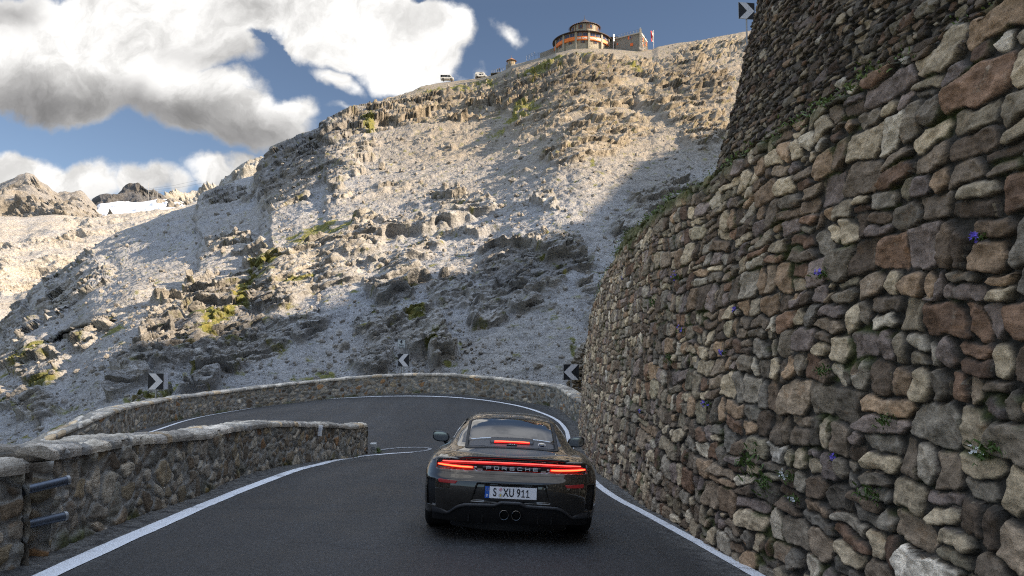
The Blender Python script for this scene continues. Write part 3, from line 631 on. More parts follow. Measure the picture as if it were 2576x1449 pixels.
low, LV = retaining('retaining_wall', LOWP, (LSS, low_top(LSP[:, 1])), 0.125, lambda x, y: G(x, y), M_dry, 0.35, 0.21, 0.056, 1, low_step, 0.0145,
                'tall brown dry stone retaining wall along the right edge of the road', low_moss)
UPP = [(8.5, -4), (6.5, 3), (5.65, 8), (5.13, 12.5), (4.80, 16.6), (4.88, 19.0), (5.75, 21.0), (7.6, 22.4), (12, 23.5)]
def up_moss(Sg, z, X, Y, e, P):
    n = fbm(np.stack([Sg * 1.2, z * 1.2, z * 0 + 5], -1), 4, 0.6)
    return (1 - sstep(2.0, 2.5, z + 0.2 * n)) * 0.5
up, UV_ = retaining('retaining_wall', UPP, 10.4, 0.26, lambda x, y: 0 * x + 2.0, M_shaded_dry, 0.28, 0.19, 0.085, 21, lambda s: 0.06 if s < 11 else 0.030, 0.03,
                'upper stone retaining wall, its shade painted in, rising behind the grassy ledge', up_moss)
# terrace between the two walls
def terrace():
    a = LV[-1]; nb, _ = spline(UPP, 0.08); k = np.linspace(0, len(nb) - 1, 400).astype(int); b = nb[k]
    ka = np.linspace(0, len(a) - 1, 400).astype(int); a = a[ka]
    # pair by distance along y
    ya = np.linspace(-5, 27, 400); ax = np.interp(ya, a[:, 1], a[:, 0]); az = np.interp(ya, a[:, 1], a[:, 2])
    yb = ya; bx = np.interp(ya, nb[:, 1], nb[:, 0]); bx = np.maximum(bx, ax + 0.4) + 0.3
    T = np.linspace(0, 1, 24)[:, None]
    X = ax * (1 - T) + bx * T; Y = ya[None] + 0 * X; Z = (az + 0.01) * (1 - T) + np.maximum(az, 2.1) * T + 0.08 * fbm(np.stack([X, Y, 0 * X], -1) * 1.5, 3) * (T > 0)
    zz = np.zeros_like(X)
    o = mesh_np('grassy_terrace', np.stack([X, Y, Z], -1).reshape(-1, 3), grid_faces(24, 400), M_slope, cols={'Col': np.stack([zz, zz + 1, zz], -1).reshape(-1, 3)})
    tag(o, kind='structure')
terrace()
# upper road on top of the second wall
ur = MB(); crown = UV_[-1]; kk = list(range(0, len(crown), 12)) + [len(crown) - 1]
vs = [tuple(crown[i] + np.array([0, 0, -0.06])) for i in kk] + [(max(crown[i][0] + 9, 15), crown[i][1] - (3 if crown[i][1] > 20 else 0), 10.3) for i in kk]
n_ = len(kk); ur.add(vs, [(i, i + 1, n_ + i + 1, n_ + i) for i in range(n_ - 1)])

# ------------------------------------------------------------------ low guard walls
def guard_wall(name, path, h, thick, dstep, label, seed, cap=True, side=1, zfun=None, hfun=None, rub=0.026, ends=(True, True)):
    P, s = spline(path, dstep); n = normals2(P) * side      # n points to the back of the wall
    z0 = (zfun or G)(P[:, 0], P[:, 1])
    if hfun is not None: hs = hfun(s)
    else: hs = np.full(len(s), h)
    hs = hs + 0.02 * fbm(np.stack([s * 0.8, s * 0, s * 0 + seed], -1), 3)
    root = empty(name, (P[len(P) // 2, 0], P[len(P) // 2, 1], z0[len(P) // 2]))
    tag(root, label, 'guard wall', kind='thing')
    loc = np.array(root.location)
    step = max(0.012, min(0.045, (dstep if not callable(dstep) else dstep(3.0)) * 1.1)); nf = int((h + 0.15) / step) + 2; capt = 0.065 if cap else 0.0
    # body: front, (top), back
    def body():
        rows = []; colr = []; zero = np.zeros(len(s))
        prof = [('f', t) for t in np.linspace(0, 1, nf)] + [('t', t) for t in np.linspace(0.05, 0.95, 8)] + [('b', t) for t in np.linspace(0, 1, nf // 3 + 6)]
        L = 0; sec = []
        K = np.array([{'f': 0, 't': 1, 'b': 2}[a] for a, _ in prof])[:, None]; T = np.array([t for _, t in prof])[:, None]
        hb = hs[None] - capt
        z = np.where(K == 0, -0.12 + T * (hb + 0.12), np.where(K == 1, hb, hb - T * (hb + 1.4)))
        off = np.where(K == 0, 0.02 * (1 - 0), np.where(K == 1, T * thick, thick)) + 0.0 * z
        Sg = np.broadcast_to(s[None], z.shape); hh = np.where(K == 0, z, np.where(K == 1, h + off, h + thick + (h - z)))
        w = np.stack([Sg, hh, hh * 0 + seed], -1); wa = fbm(w * 2.2, 3); wb = fbm(w * 2.2 + 9, 3)
        e, idd, ox, oy = stones(Sg + wa * 0.12, hh + wb * 0.10, 0.19, 0.15, seed, 1.0, 2.2, 0.7); R = _H[idd & 4095]
        pr = sstep(0.03, 0.35, e)
        d = pr * (0.6 + R[..., 3]) * rub + fbm(w * 14, 3) * 0.006 + fbm(w * 0.7, 2) * 0.02
        if name == 'x': pass
        dn = np.where(K == 0, -d, np.where(K == 2, d, 0)); dz = np.where(K == 1, d, 0)
        X = P[None, :, 0] + n[None, :, 0] * (off + dn); Y = P[None, :, 1] + n[None, :, 1] * (off + dn); Z = z0[None] + z + dz
        V = np.stack([X, Y, Z], -1); F = grid_faces(*z.shape)
        nv, nu = z.shape; 
        Vf = V.reshape(-1, 3) - loc; col = np.stack([R[..., 1], np.clip(e, 0, 1), R[..., 0]], -1).reshape(-1, 3)
        moss = (1 - sstep(0.0, 0.16, z + 0.1 * wa)) * (K == 0) * sstep(0.0, 0.4, fbm(w * 1.1 + 3, 3)) * 0.8
        o = mesh_np('stonework', Vf, F, M_rubble, root, cols={'Col': col, 'Aux': np.stack([moss] * 3, -1).reshape(-1, 3)})
        # end faces
        for en, k in ((ends[0], 0), (ends[1], nu - 1)):
            if not en: continue
            t = P[k] - P[k - 1] if k else P[0] - P[1]; t = t / np.linalg.norm(t)
            m = 26; q = np.linspace(0, 1, m); ZZ, QQ = np.meshgrid(np.linspace(-0.3, hs[k] - capt, 40), q, indexing='ij')
            w2 = np.stack([QQ * thick + 40, ZZ, ZZ * 0 + seed], -1); e, idd, _, _ = stones(w2[..., 0] + fbm(w2 * 2.2, 3) * 0.1, ZZ, 0.24, 0.18, seed, 0.95, 2.1, 0.5); R = _H[idd & 4095]
            bul = 0.05 * (1 - (2 * QQ - 1) ** 2) + sstep(0.03, 0.35, e) * rub + fbm(w2 * 12, 2) * 0.006
            XX = P[k, 0] + n[k, 0] * (QQ * 1.16 - 0.08) * thick + t[0] * bul; YY = P[k, 1] + n[k, 1] * (QQ * 1.16 - 0.08) * thick + t[1] * bul
            V2 = np.stack([XX, YY, z0[k] + ZZ], -1).reshape(-1, 3) - loc; c2 = np.stack([R[..., 1], np.clip(e, 0, 1), R[..., 0]], -1).reshape(-1, 3)
            mesh_np('end_face', V2, grid_faces(40, m), M_rubble, root, cols={'Col': c2, 'Aux': c2 * 0})
    body()
    if cap:
        q = [(-0.012, -0.0), (-0.014, 0.03), (0.00, 0.058), (0.04, 0.08), (0.2, 0.09), (0.35, 0.088), (0.5, 0.09), (0.7, 0.09), (0.85, 0.085), (0.97, 0.08), (1.03, 0.06), (1.04, 0.03), (1.03, 0.0), (0.0, -0.002)]
        q2 = []
        for i in range(len(q) - 1):
            for t in np.linspace(0, 1, 3, endpoint=False): q2.append((q[i][0] * (1 - t) + q[i + 1][0] * t, q[i][1] * (1 - t) + q[i + 1][1] * t))
        q2.append(q[-1]); K = len(q2); O = np.array([a[0] for a in q2])[:, None] * thick; Zc = np.array([a[1] for a in q2])[:, None]
        Sg = np.broadcast_to(s[None], (K, len(s))); O = O + 0 * Sg
        w = np.stack([Sg, O, O * 0 + seed + 3], -1)
        e, idd, ox, oy = stones(Sg + 0.06 * fbm(w * 1.7, 2), O + 0.04 * fbm(w * 1.7 + 8, 2) + 0.1, 0.30, 0.26, seed + 9, 0.9, 3.0, 0.5); R = _H[idd & 4095]
        g = sstep(0, 0.10, e); d = g * 0.014 * (0.5 + R[..., 3]) + (R[..., 3] - 0.5) * 0.012 + ox * (R[..., 2] - 0.5) * 0.03 + fbm(w * 9, 3) * 0.014 + fbm(w * 3.3, 3) * 0.012
        edge = np.where(Zc < 0.07, 1.0, 0.0)
        Oo = O + np.where(O < 0.1, -1, 1) * edge * d * 1.6
        X = P[None, :, 0] + n[None, :, 0] * Oo; Y = P[None, :, 1] + n[None, :, 1] * Oo; Z = z0[None] + hs[None] - capt + Zc + d * (1 - edge * 0.6) * (Zc > 0.01)
        V = (np.stack([X, Y, Z], -1) - loc)
        # close the ends: fan rows pulled together
        c0 = V[:, :1].mean(0, keepdims=True) + 0 * V[:, :1]; c1 = V[:, -1:].mean(0, keepdims=True) + 0 * V[:, -1:]
        V = np.concatenate([c0, V, c1], 1); ex = lambda a: np.concatenate([a[:, :1], a, a[:, -1:]], 1)
        col = np.stack([ex(R[..., 1]), ex(np.clip(e, 0, 1)), ex(R[..., 0])], -1).reshape(-1, 3)
        mesh_np('cap_stones', V.reshape(-1, 3), grid_faces(K, V.shape[1]), M_cap, root, cols={'Col': col, 'Aux': col * 0})
    return root, P, n, z0, hs, s
INP = [onroad(*p) for p in [(-330, 1600), (-60, 1475), (86, 1408), (300, 1316), (514, 1240), (643, 1188), (814, 1158), (921, 1141)]]
INP = [tuple(p) for p in INP]
OUTXY = [(-15.0, 5), (-14.6, 11), (-13.0, 15.2)] + [tuple(p[:2]) for p in OUTP] + [(2.9, 24.3), (3.4, 22)]
outer = guard_wall('guard_wall', OUTXY, 0.82, 0.50, 0.035, 'long low stone guard wall curving round the outside of the hairpin', 31, side=1, ends=(False, False))
# ------------------------------------------------------------------ road
def asphalt():
    m = Mt('asphalt'); n1 = m.tex('Noise', 160, 4, 0.8); n2 = m.tex('Noise', 1.1, 6, 0.6); n3 = m.tex('Noise', 0.22, 4); n4 = m.tex('Voronoi', 95)
    c = m.ramp(n1.outputs[0], [(0.36, 0.006), (0.52, 0.019), (0.66, 0.075)])
    c = m.mix(1.0, c, m.ramp(n2.outputs[0], [(0.3, 0.78), (0.7, 1.22)]), 'MULTIPLY')
    c = m.mix(1.0, c, m.ramp(n3.outputs[0], [(0.35, (0.90, 0.90, 0.94)), (0.65, (1.12, 1.10, 1.10))]), 'MULTIPLY')
    # hairline cracks
    def crack(scale, w, dist):
        v = m.nd('ShaderNodeTexVoronoi', feature='DISTANCE_TO_EDGE'); v.inputs['Scale'].default_value = scale
        nz = m.tex('Noise', 2.4, 8, 0.65); sb = m.nd('ShaderNodeVectorMath', operation='SCALE'); m.L(nz.outputs['Color'], sb.inputs[0]); sb.inputs['Scale'].default_value = dist
        ad = m.nd('ShaderNodeVectorMath', operation='ADD'); m.L(m.co(), ad.inputs[0]); m.L(sb.outputs[0], ad.inputs[1]); m.L(ad.outputs[0], v.inputs['Vector'])
        return m.ramp(v.outputs['Distance'], [(0.0, 1.0), (w, 0.0)])
    ck = m.mth('MULTIPLY', crack(0.33, 0.010, 1.1), m.ramp(m.tex('Noise', 0.45, 3).outputs[0], [(0.44, 0.0), (0.52, 1.0)]))
    c = m.mix(m.mth('MULTIPLY', ck, 0.8), c, (0.008, 0.008, 0.008))
    sp_ = m.tex('Noise', 38, 5, 0.75); c = m.mix(0.7, c, m.ramp(sp_.outputs[0], [(0.36, 0.30), (0.5, 0.95), (0.62, 2.4)]), 'MULTIPLY')
    tr_ = m.tex('Noise', 0.9, 4, 0.6, vec=m.mapv((1.6, 0.16, 1))); c = m.mix(1.0, c, m.ramp(tr_.outputs[0], [(0.36, 0.72), (0.62, 1.30)]), 'MULTIPLY')
    # old patches with their seams
    pt = m.nd('ShaderNodeTexVoronoi', feature='F1'); pt.inputs['Scale'].default_value = 0.16; m.L(m.mapv((1, 0.6, 1)), pt.inputs['Vector'])
    sp = m.nd('ShaderNodeSeparateColor'); m.L(pt.outputs['Color'], sp.inputs[0])
    c = m.mix(1.0, c, m.ramp(sp.outputs[0], [(0.3, 0.9), (0.8, 1.12)], 'CONSTANT'), 'MULTIPLY')
    ed = m.attr('Edge'); se = m.nd('ShaderNodeSeparateColor'); m.L(ed.outputs['Color'], se.inputs[0]); gn = m.tex('Noise', 9, 8, 0.75)
    gm = m.mth('MULTIPLY', se.outputs[0], m.ramp(gn.outputs[0], [(0.40, 0.0), (0.58, 1.0)])); c = m.mix(gm, c, m.ramp(m.tex('Noise', 70, 4, 0.7).outputs[0], [(0.3, (0.06, 0.055, 0.05)), (0.7, (0.26, 0.25, 0.23))]))
    m.set(Base_Color=c, Roughness=m.ramp(n2.outputs[0], [(0.3, 0.52), (0.7, 0.72)])); m.b.inputs['Specular IOR Level'].default_value = 0.5
    h = m.mth('SUBTRACT', m.mth('ADD', n1.outputs[0], m.mth('MULTIPLY', n4.outputs['Distance'], 0.7)), ck)
    m.bump(h, 0.006, 0.75); return m.m
M_asph = asphalt()
out_c, _ = spline(OUTXY, 0.4); low_c, _ = spline(LOWP, 0.4)
poly = np.vstack([out_c + 0.0, low_c[::-1] + np.array([0.25, 0]), [[3.2, -9], [-15, -9]]])
def inside(px, py, pol):
    c = np.zeros(px.shape, bool); n = len(pol)
    for i in range(n):
        (x1, y1), (x2, y2) = pol[i], pol[(i + 1) % n]
        if y1 == y2: continue
        k = ((y1 > py) != (y2 > py)) & (px < (x2 - x1) * (py - y1) / (y2 - y1) + x1); c ^= k
    return c
def road():
    xs = np.arange(-16, 6, 0.1); ys = np.arange(-9, 33, 0.1); X, Y = np.meshgrid(xs, ys)
    Z = G(X, Y); F = grid_faces(len(ys), len(xs)); cx = X.ravel()[F].mean(1); cy = Y.ravel()[F].mean(1)
    # grow the polygon slightly under the walls
    grown = np.vstack([poly]); k = inside(cx, cy, grown)
    for dx, dy in ((0.3, 0), (-0.3, 0), (0, 0.3), (0, -0.3)): k |= inside(cx + dx, cy + dy, grown)
    F = F[k]; used = np.unique(F); mp = -np.ones(X.size, int); mp[used] = np.arange(len(used))
    V = np.stack([X, Y, Z], -1).reshape(-1, 3)[used]
    B = np.vstack([out_c, low_c, spline(INP[2:], 0.3)[0]]); dist = np.full(len(V), 9.0)
    for q in B: dist = np.minimum(dist, (V[:, 0] - q[0]) ** 2 + (V[:, 1] - q[1]) ** 2)
    ed = np.clip(1 - (np.sqrt(dist) - 0.12) / 0.42, 0, 1)
    return tag(mesh_np('road', V, mp[F], M_asph, cols={'Edge': np.stack([ed] * 3, -1)}), kind='structure')
road()
upr = ur.build('upper_road', M_asph, smooth=True); tag(upr, kind='structure')
# painted lines
m = Mt('road_paint'); n_ = m.tex('Noise', 30, 8, 0.7); n2_ = m.tex('Noise', 2.6, 8, 0.75); n4_ = m.tex('Noise', 120, 3, 0.7)
wear = m.mth('MULTIPLY', m.ramp(n2_.outputs[0], [(0.54, 0.0), (0.64, 1.0)]), m.ramp(n_.outputs[0], [(0.42, 0.0), (0.56, 1.0)]))
wear = m.mth('MAXIMUM', wear, m.ramp(n4_.outputs[0], [(0.60, 0.0), (0.72, 0.8)]))
c_ = m.ramp(n_.outputs[0], [(0.3, (0.66, 0.66, 0.68)), (0.7, (0.84, 0.84, 0.85))])
m.set(Base_Color=m.mix(wear, c_, (0.05, 0.05, 0.05)), Roughness=0.6); m.bump(n4_.outputs[0], 0.004, 0.6); M_paint = m.m
def line(path, w, name='road_marking', z=0.006):
    P, s = spline(path, 0.12); n = normals2(P); rows = []
    for t in np.linspace(-0.5, 0.5, 5):
        jig = 0.006 * fbm(np.stack([s * 4, s * 0 + t * 9, s * 0], -1), 3)
        wv = np.broadcast_to(np.interp(s / s[-1], np.linspace(0, 1, len(w)), w) if hasattr(w, '__len__') else w, s.shape)
        q = P + n * (t * wv + jig)[:, None]; rows.append(np.c_[q, G(q[:, 0], q[:, 1]) + z])
    V = np.array(rows); return tag(mesh_np(name, V.reshape(-1, 3), grid_faces(5, len(s)), M_paint), kind='structure')
RL = [onroad(*p) for p in [(2300, 1680), (2060, 1540), (1905, 1449), (1760, 1367), (1620, 1290), (1530, 1240), (1480, 1196)]]
OL = [onroad(*p) for p in [(1432, 1110), (1424, 1082), (1400, 1056), (1350, 1034), (1290, 1018), (1215, 1006), (1120, 998), (1010, 996), (900, 999), (780, 1007), (660, 1022), (540, 1042), (460, 1060), (393, 1082), (330, 1104), (270, 1130)]]
RR = spline([tuple(p) for p in RL + OL], 0.5)[0]
line([tuple(p) for p in RL + OL], [0.13, 0.13, 0.13, 0.14, 0.15, 0.15])
LL = [onroad(*p) for p in [(-330, 1720), (-120, 1560), (118, 1449), (300, 1365), (430, 1308), (560, 1253), (690, 1202), (800, 1169), (890, 1151), (960, 1143), (1040, 1137)]]
line([tuple(p) for p in LL], [0.15, 0.15, 0.15, 0.15, 0.14, 0.12, 0.09])
LP = [onroad(*p) for p in [(1040, 1137), (1070, 1134), (1083, 1130), (1075, 1127), (1050, 1125.5), (1010, 1126.5), (975, 1129.5), (950, 1134)]]
m = Mt('worn_road_paint'); n_ = m.tex('Noise', 14, 8, 0.75); m.set(Base_Color=m.ramp(n_.outputs[0], [(0.40, (0.05, 0.05, 0.05)), (0.60, (0.42, 0.42, 0.43))]), Roughness=0.7); M_paint_new = M_paint; M_paint = m.m
line([tuple(p) for p in LP], 0.10, z=0.010)
inner = guard_wall('guard_wall', [tuple(onroad(112, 1397))] + [p for p in INP[3:]], 0.76, 0.50, lambda s: 0.015 + 0.0007 * s, 'low mortared stone wall with pale cap stones on the left of the road', 51, side=1)
near = guard_wall('guard_wall', [tuple(onroad(-900, 1800)), tuple(onroad(-330, 1578)), tuple(onroad(-60, 1462)), tuple(onroad(52, 1424))], 0.72, 0.5, 0.02, 'short piece of stone wall at the left edge of the photo beside the metal pipes', 71, side=1)
# ------------------------------------------------------------------ the car (x right, y forward from the tail, z up)
ZS = 0.95
def smax(a, b, k): 
    h = np.clip(0.5 + 0.5 * (a - b) / k, 0, 1); return b * (1 - h) + a * h + k * h * (1 - h)
def smin(a, b, k): return -smax(-a, -b, k)
def cub(xs, ys):
    xs = np.array(xs, float); ys = np.array(ys, float); m = np.gradient(ys, xs)
    d = np.diff(ys) / np.diff(xs); m[1:-1] = np.where(d[:-1] * d[1:] > 0, 2 * d[:-1] * d[1:] / (d[:-1] + d[1:] + 1e-12), 0)
    def f(x):
        x = np.clip(x, xs[0], xs[-1]); i = np.clip(np.searchsorted(xs, x, side='right') - 1, 0, len(xs) - 2)
        h = xs[i + 1] - xs[i]; t = (x - xs[i]) / h
        return (2 * t ** 3 - 3 * t ** 2 + 1) * ys[i] + (t ** 3 - 2 * t ** 2 + t) * h * m[i] + (-2 * t ** 3 + 3 * t ** 2) * ys[i + 1] + (t ** 3 - t ** 2) * h * m[i + 1]
    return f
f_zc = cub([0, 0.10, 0.25, 0.45, 0.7, 1.2, 2.0, 3.0, 3.4, 3.8, 4.2, 4.45, 4.6], [0.818, 0.832, 0.855, 0.888, 0.920, 0.96, 0.93, 0.90, 0.86, 0.79, 0.71, 0.62, 0.52])
f_zf = cub([0, 0.2, 0.5, 0.9, 1.3, 1.8, 2.4, 3.0, 3.5, 3.9, 4.3, 4.6], [0.765, 0.815, 0.868, 0.895, 0.890, 0.86, 0.84, 0.845, 0.865, 0.81, 0.68, 0.5])
f_hw = cub([0, 0.3, 0.6, 1.0, 1.5, 2.0, 2.7, 3.2, 3.5, 3.9, 4.2, 4.45, 4.6], [0.86, 0.895, 0.918, 0.928, 0.905, 0.885, 0.882, 0.90, 0.905, 0.88, 0.81, 0.68, 0.5])
f_yr = cub([0.06, 0.16, 0.26, 0.36, 0.44, 0.52, 0.60, 0.67, 0.73, 0.80, 0.90], [0.26, 0.16, 0.09, 0.045, 0.022, 0.012, 0.016, 0.040, 0.062, 0.078, 0.10])
f_zr = cub([0.2, 0.45, 0.62, 0.9, 1.2, 1.6, 2.0, 2.4, 2.7, 3.0, 3.3, 3.6], [0.78, 0.895, 0.950, 1.050, 1.145, 1.238, 1.280, 1.282, 1.245, 1.135, 0.985, 0.82])
f_gw = cub([0.2, 0.6, 1.0, 1.5, 2.0, 2.6, 3.2, 3.6], [0.50, 0.625, 0.675, 0.715, 0.735, 0.725, 0.66, 0.6])
def F0(x, y, z, bot=True):
    ax = np.abs(x); s = sstep(0.42, 0.80, ax)
    zt = f_zc(y) * (1 - s) + f_zf(y) * s - 1.1 * np.maximum(ax - 0.74, 0) ** 2 * 2.0
    hw = f_hw(y) - 0.35 * np.maximum(0.42 - z, 0) ** 1.5 - 0.55 * np.maximum(z - 0.66, 0) ** 2
    yr = f_yr(z) + 0.075 * (ax / 0.9) ** 2 + 0.24 * (ax / 0.93) ** 7
    Lr = smax(smax((z - zt) * 0.95, ax - hw, 0.15), (yr - y) * 0.93, 0.055)
    Lr = smax(Lr, y - (4.57 - 0.5 * (ax / 0.9) ** 3 - 0.5 * (z - 0.5) ** 2), 0.10)
    if bot: Lr = smax(Lr, (0.13 + 0.11 * sstep(1.7, 1.0, y)) - z, 0.03)
    gw = f_gw(y) - 0.56 * np.maximum(z - 0.93, 0) - 0.75 * np.maximum(z - 1.0, 0) ** 2
    Gh = smax((z - f_zr(y) + 0.10 * x * x + 0.25 * x ** 4) * 0.97, (ax - gw) * 0.9, 0.085)
    Gh = np.maximum(Gh, (0.30 + 0.2 * (ax / 0.6) ** 2 - y))
    return smin(Lr, Gh, 0.085)
def F(x, y, z):
    f = F0(x, y, z); ax = np.abs(x)
    # wheel arches
    for ya in (1.03, 3.487):
        w = np.sqrt((y - ya) ** 2 + (z - 0.35) ** 2) - 0.385
        f = np.maximum(f, -np.maximum(w, 0.60 - ax))
    # cabin
    core = smax(F0(x, y, z) + 0.040, 0.80 - z, 0.03); core = np.maximum(core, np.maximum(0.70 - y, y - 3.35)); core = np.maximum(core, ax - 0.66)
    f = np.maximum(f, -core)
    rw = np.maximum.reduce([ax - (0.44 + 0.0 * y), 0.82 - y, y - 1.42, 0.85 - z]); f = np.maximum(f, -rw)
    ws = np.maximum.reduce([ax - 0.52, 2.80 - y, y - 3.30, 0.93 - z]); f = np.maximum(f, -ws)
    sw = np.maximum.reduce([1.45 - y, y - 2.95, 0.955 - z, z - (1.185 - 0.25 * np.maximum(y - 2.5, 0) - 0.18 * np.maximum(1.75 - y, 0)), 0.40 - ax]); f = np.maximum(f, -sw)
    # rear details: light slot, plate recess, side vents
    yr = f_yr(z) + 0.075 * (ax / 0.9) ** 2 + 0.24 * (ax / 0.93) ** 7
    dep = y - yr
    sl = np.maximum.reduce([ax - (0.775), (z - 0.812) * 1.0, 0.712 - z, dep - 0.035, -0.2 - dep]); f = np.maximum(f, -sl)
    pr = np.maximum.reduce([ax - (0.345 + 0.30 * (0.575 - z)), z - 0.585, 0.412 - z, dep - 0.034, -0.2 - dep]); f = smax(f, -pr, 0.012)
    ve = np.maximum.reduce([ax - (0.868 - 0.05 * (0.60 - z)), (0.785 - 0.08 * (0.60 - z)) - ax, z - 0.600, 0.340 - z, dep - 0.05, -0.3 - dep]); f = smax(f, -ve, 0.012)
    # dark air outlet under the bumper skin
    di = np.maximum.reduce([z - ZL(ax) + 0.0, dep - 0.06, -0.3 - dep, ax - 0.80]); f = smax(f, -di, 0.012)
    return f
def ZL(ax): return np.interp(ax, [0, 0.11, 0.17, 0.50, 0.60, 0.82], [0.410, 0.410, 0.385, 0.380, 0.290, 0.290])
def surface_nets(Ff, xs, ys, zs):
    X, Y, Z = np.meshgrid(xs, ys, zs, indexing='ij'); V = Ff(X, Y, Z)
    ins = V < 0; nx, ny, nz = V.shape
    cnt = np.zeros((nx - 1, ny - 1, nz - 1), np.int16); acc = np.zeros((nx - 1, ny - 1, nz - 1, 3))
    Pc = np.stack([X, Y, Z], -1)
    sl = lambda d: (slice(d[0], nx - 1 + d[0]), slice(d[1], ny - 1 + d[1]), slice(d[2], nz - 1 + d[2]))
    for ax in range(3):
        o = [0, 0, 0]; o[ax] = 1
        oth = [a for a in range(3) if a != ax]
        for i in (0, 1):
            for j in (0, 1):
                d = [0, 0, 0]; d[oth[0]] = i; d[oth[1]] = j; d2 = list(d); d2[ax] = 1
                A, B = V[sl(d)], V[sl(d2)]; cr = (A < 0) != (B < 0)
                t = np.where(cr, A / np.where(cr, A - B, 1), 0)
                p = Pc[sl(d)] * (1 - t[..., None]) + Pc[sl(d2)] * t[..., None]
                acc += np.where(cr[..., None], p, 0); cnt += cr
    act = cnt > 0; idx = -np.ones(act.shape, int); idx[act] = np.arange(act.sum()); verts = acc[act] / cnt[act][:, None]
    faces = []
    for ax in range(3):
        a, b = [k for k in range(3) if k != ax]
        s0 = [slice(None)] * 3; s1 = [slice(None)] * 3; s0[ax] = slice(0, -1); s1[ax] = slice(1, None)
        A, B = ins[tuple(s0)], ins[tuple(s1)]; I = np.argwhere(A != B)
        I = I[(I[:, a] > 0) & (I[:, a] < V.shape[a] - 1) & (I[:, b] > 0) & (I[:, b] < V.shape[b] - 1)]
        fl = A[tuple(I.T)]
        def g(da, db):
            J = I.copy(); J[:, a] += da; J[:, b] += db; return idx[tuple(J.T)]
        q = np.stack([g(-1, -1), g(0, -1), g(0, 0), g(-1, 0)], -1)
        flip = fl if ax != 1 else ~fl
        q[~flip] = q[~flip][:, ::-1]; faces.append(q)
    return verts, np.vstack(faces)
def solve(fn, a, b, it=40):
    """bisection: fn(a) outside (>0), fn(b) inside (<0)"""
    a = a + 0.0; b = b + 0.0
    for _ in range(it):
        m_ = (a + b) / 2; o = fn(m_) > 0; a = np.where(o, m_, a); b = np.where(o, b, m_)
    return (a + b) / 2
def march(fn, a, b, n=60):
    t = np.linspace(0, 1, n)[:, None]; val = fn(a[None] + (b - a)[None] * t); k = np.argmax(val < 0, axis=0); k = np.maximum(k, 1)
    lo = a + (b - a) * (k - 1) / (n - 1); hi = a + (b - a) * k / (n - 1); return solve(fn, lo, hi, 24)
def top_z(x, y): x, y = np.broadcast_arrays(np.asarray(x, float), np.asarray(y, float)); return march(lambda z: F0(x, y, z), np.full(x.shape, 1.45), np.full(x.shape, 0.3))
def rear_y(x, z): x, z = np.broadcast_arrays(np.asarray(x, float), np.asarray(z, float)); return march(lambda y: F0(x, y, z, False), np.full(x.shape, -0.2), np.full(x.shape, 1.2))
def side_x(y, z, sg=1): y, z = np.broadcast_arrays(np.asarray(y, float), np.asarray(z, float)); return march(lambda x: F0(x, y, z), np.full(y.shape, 1.1), np.full(y.shape, 0.2)) * sg
def grad(fn, P, h=0.004):
    g = np.stack([fn(*(P + np.eye(3)[k] * h).T) - fn(*(P - np.eye(3)[k] * h).T) for k in range(3)], -1)
    return g / (np.linalg.norm(g, axis=1, keepdims=True) + 1e-9)

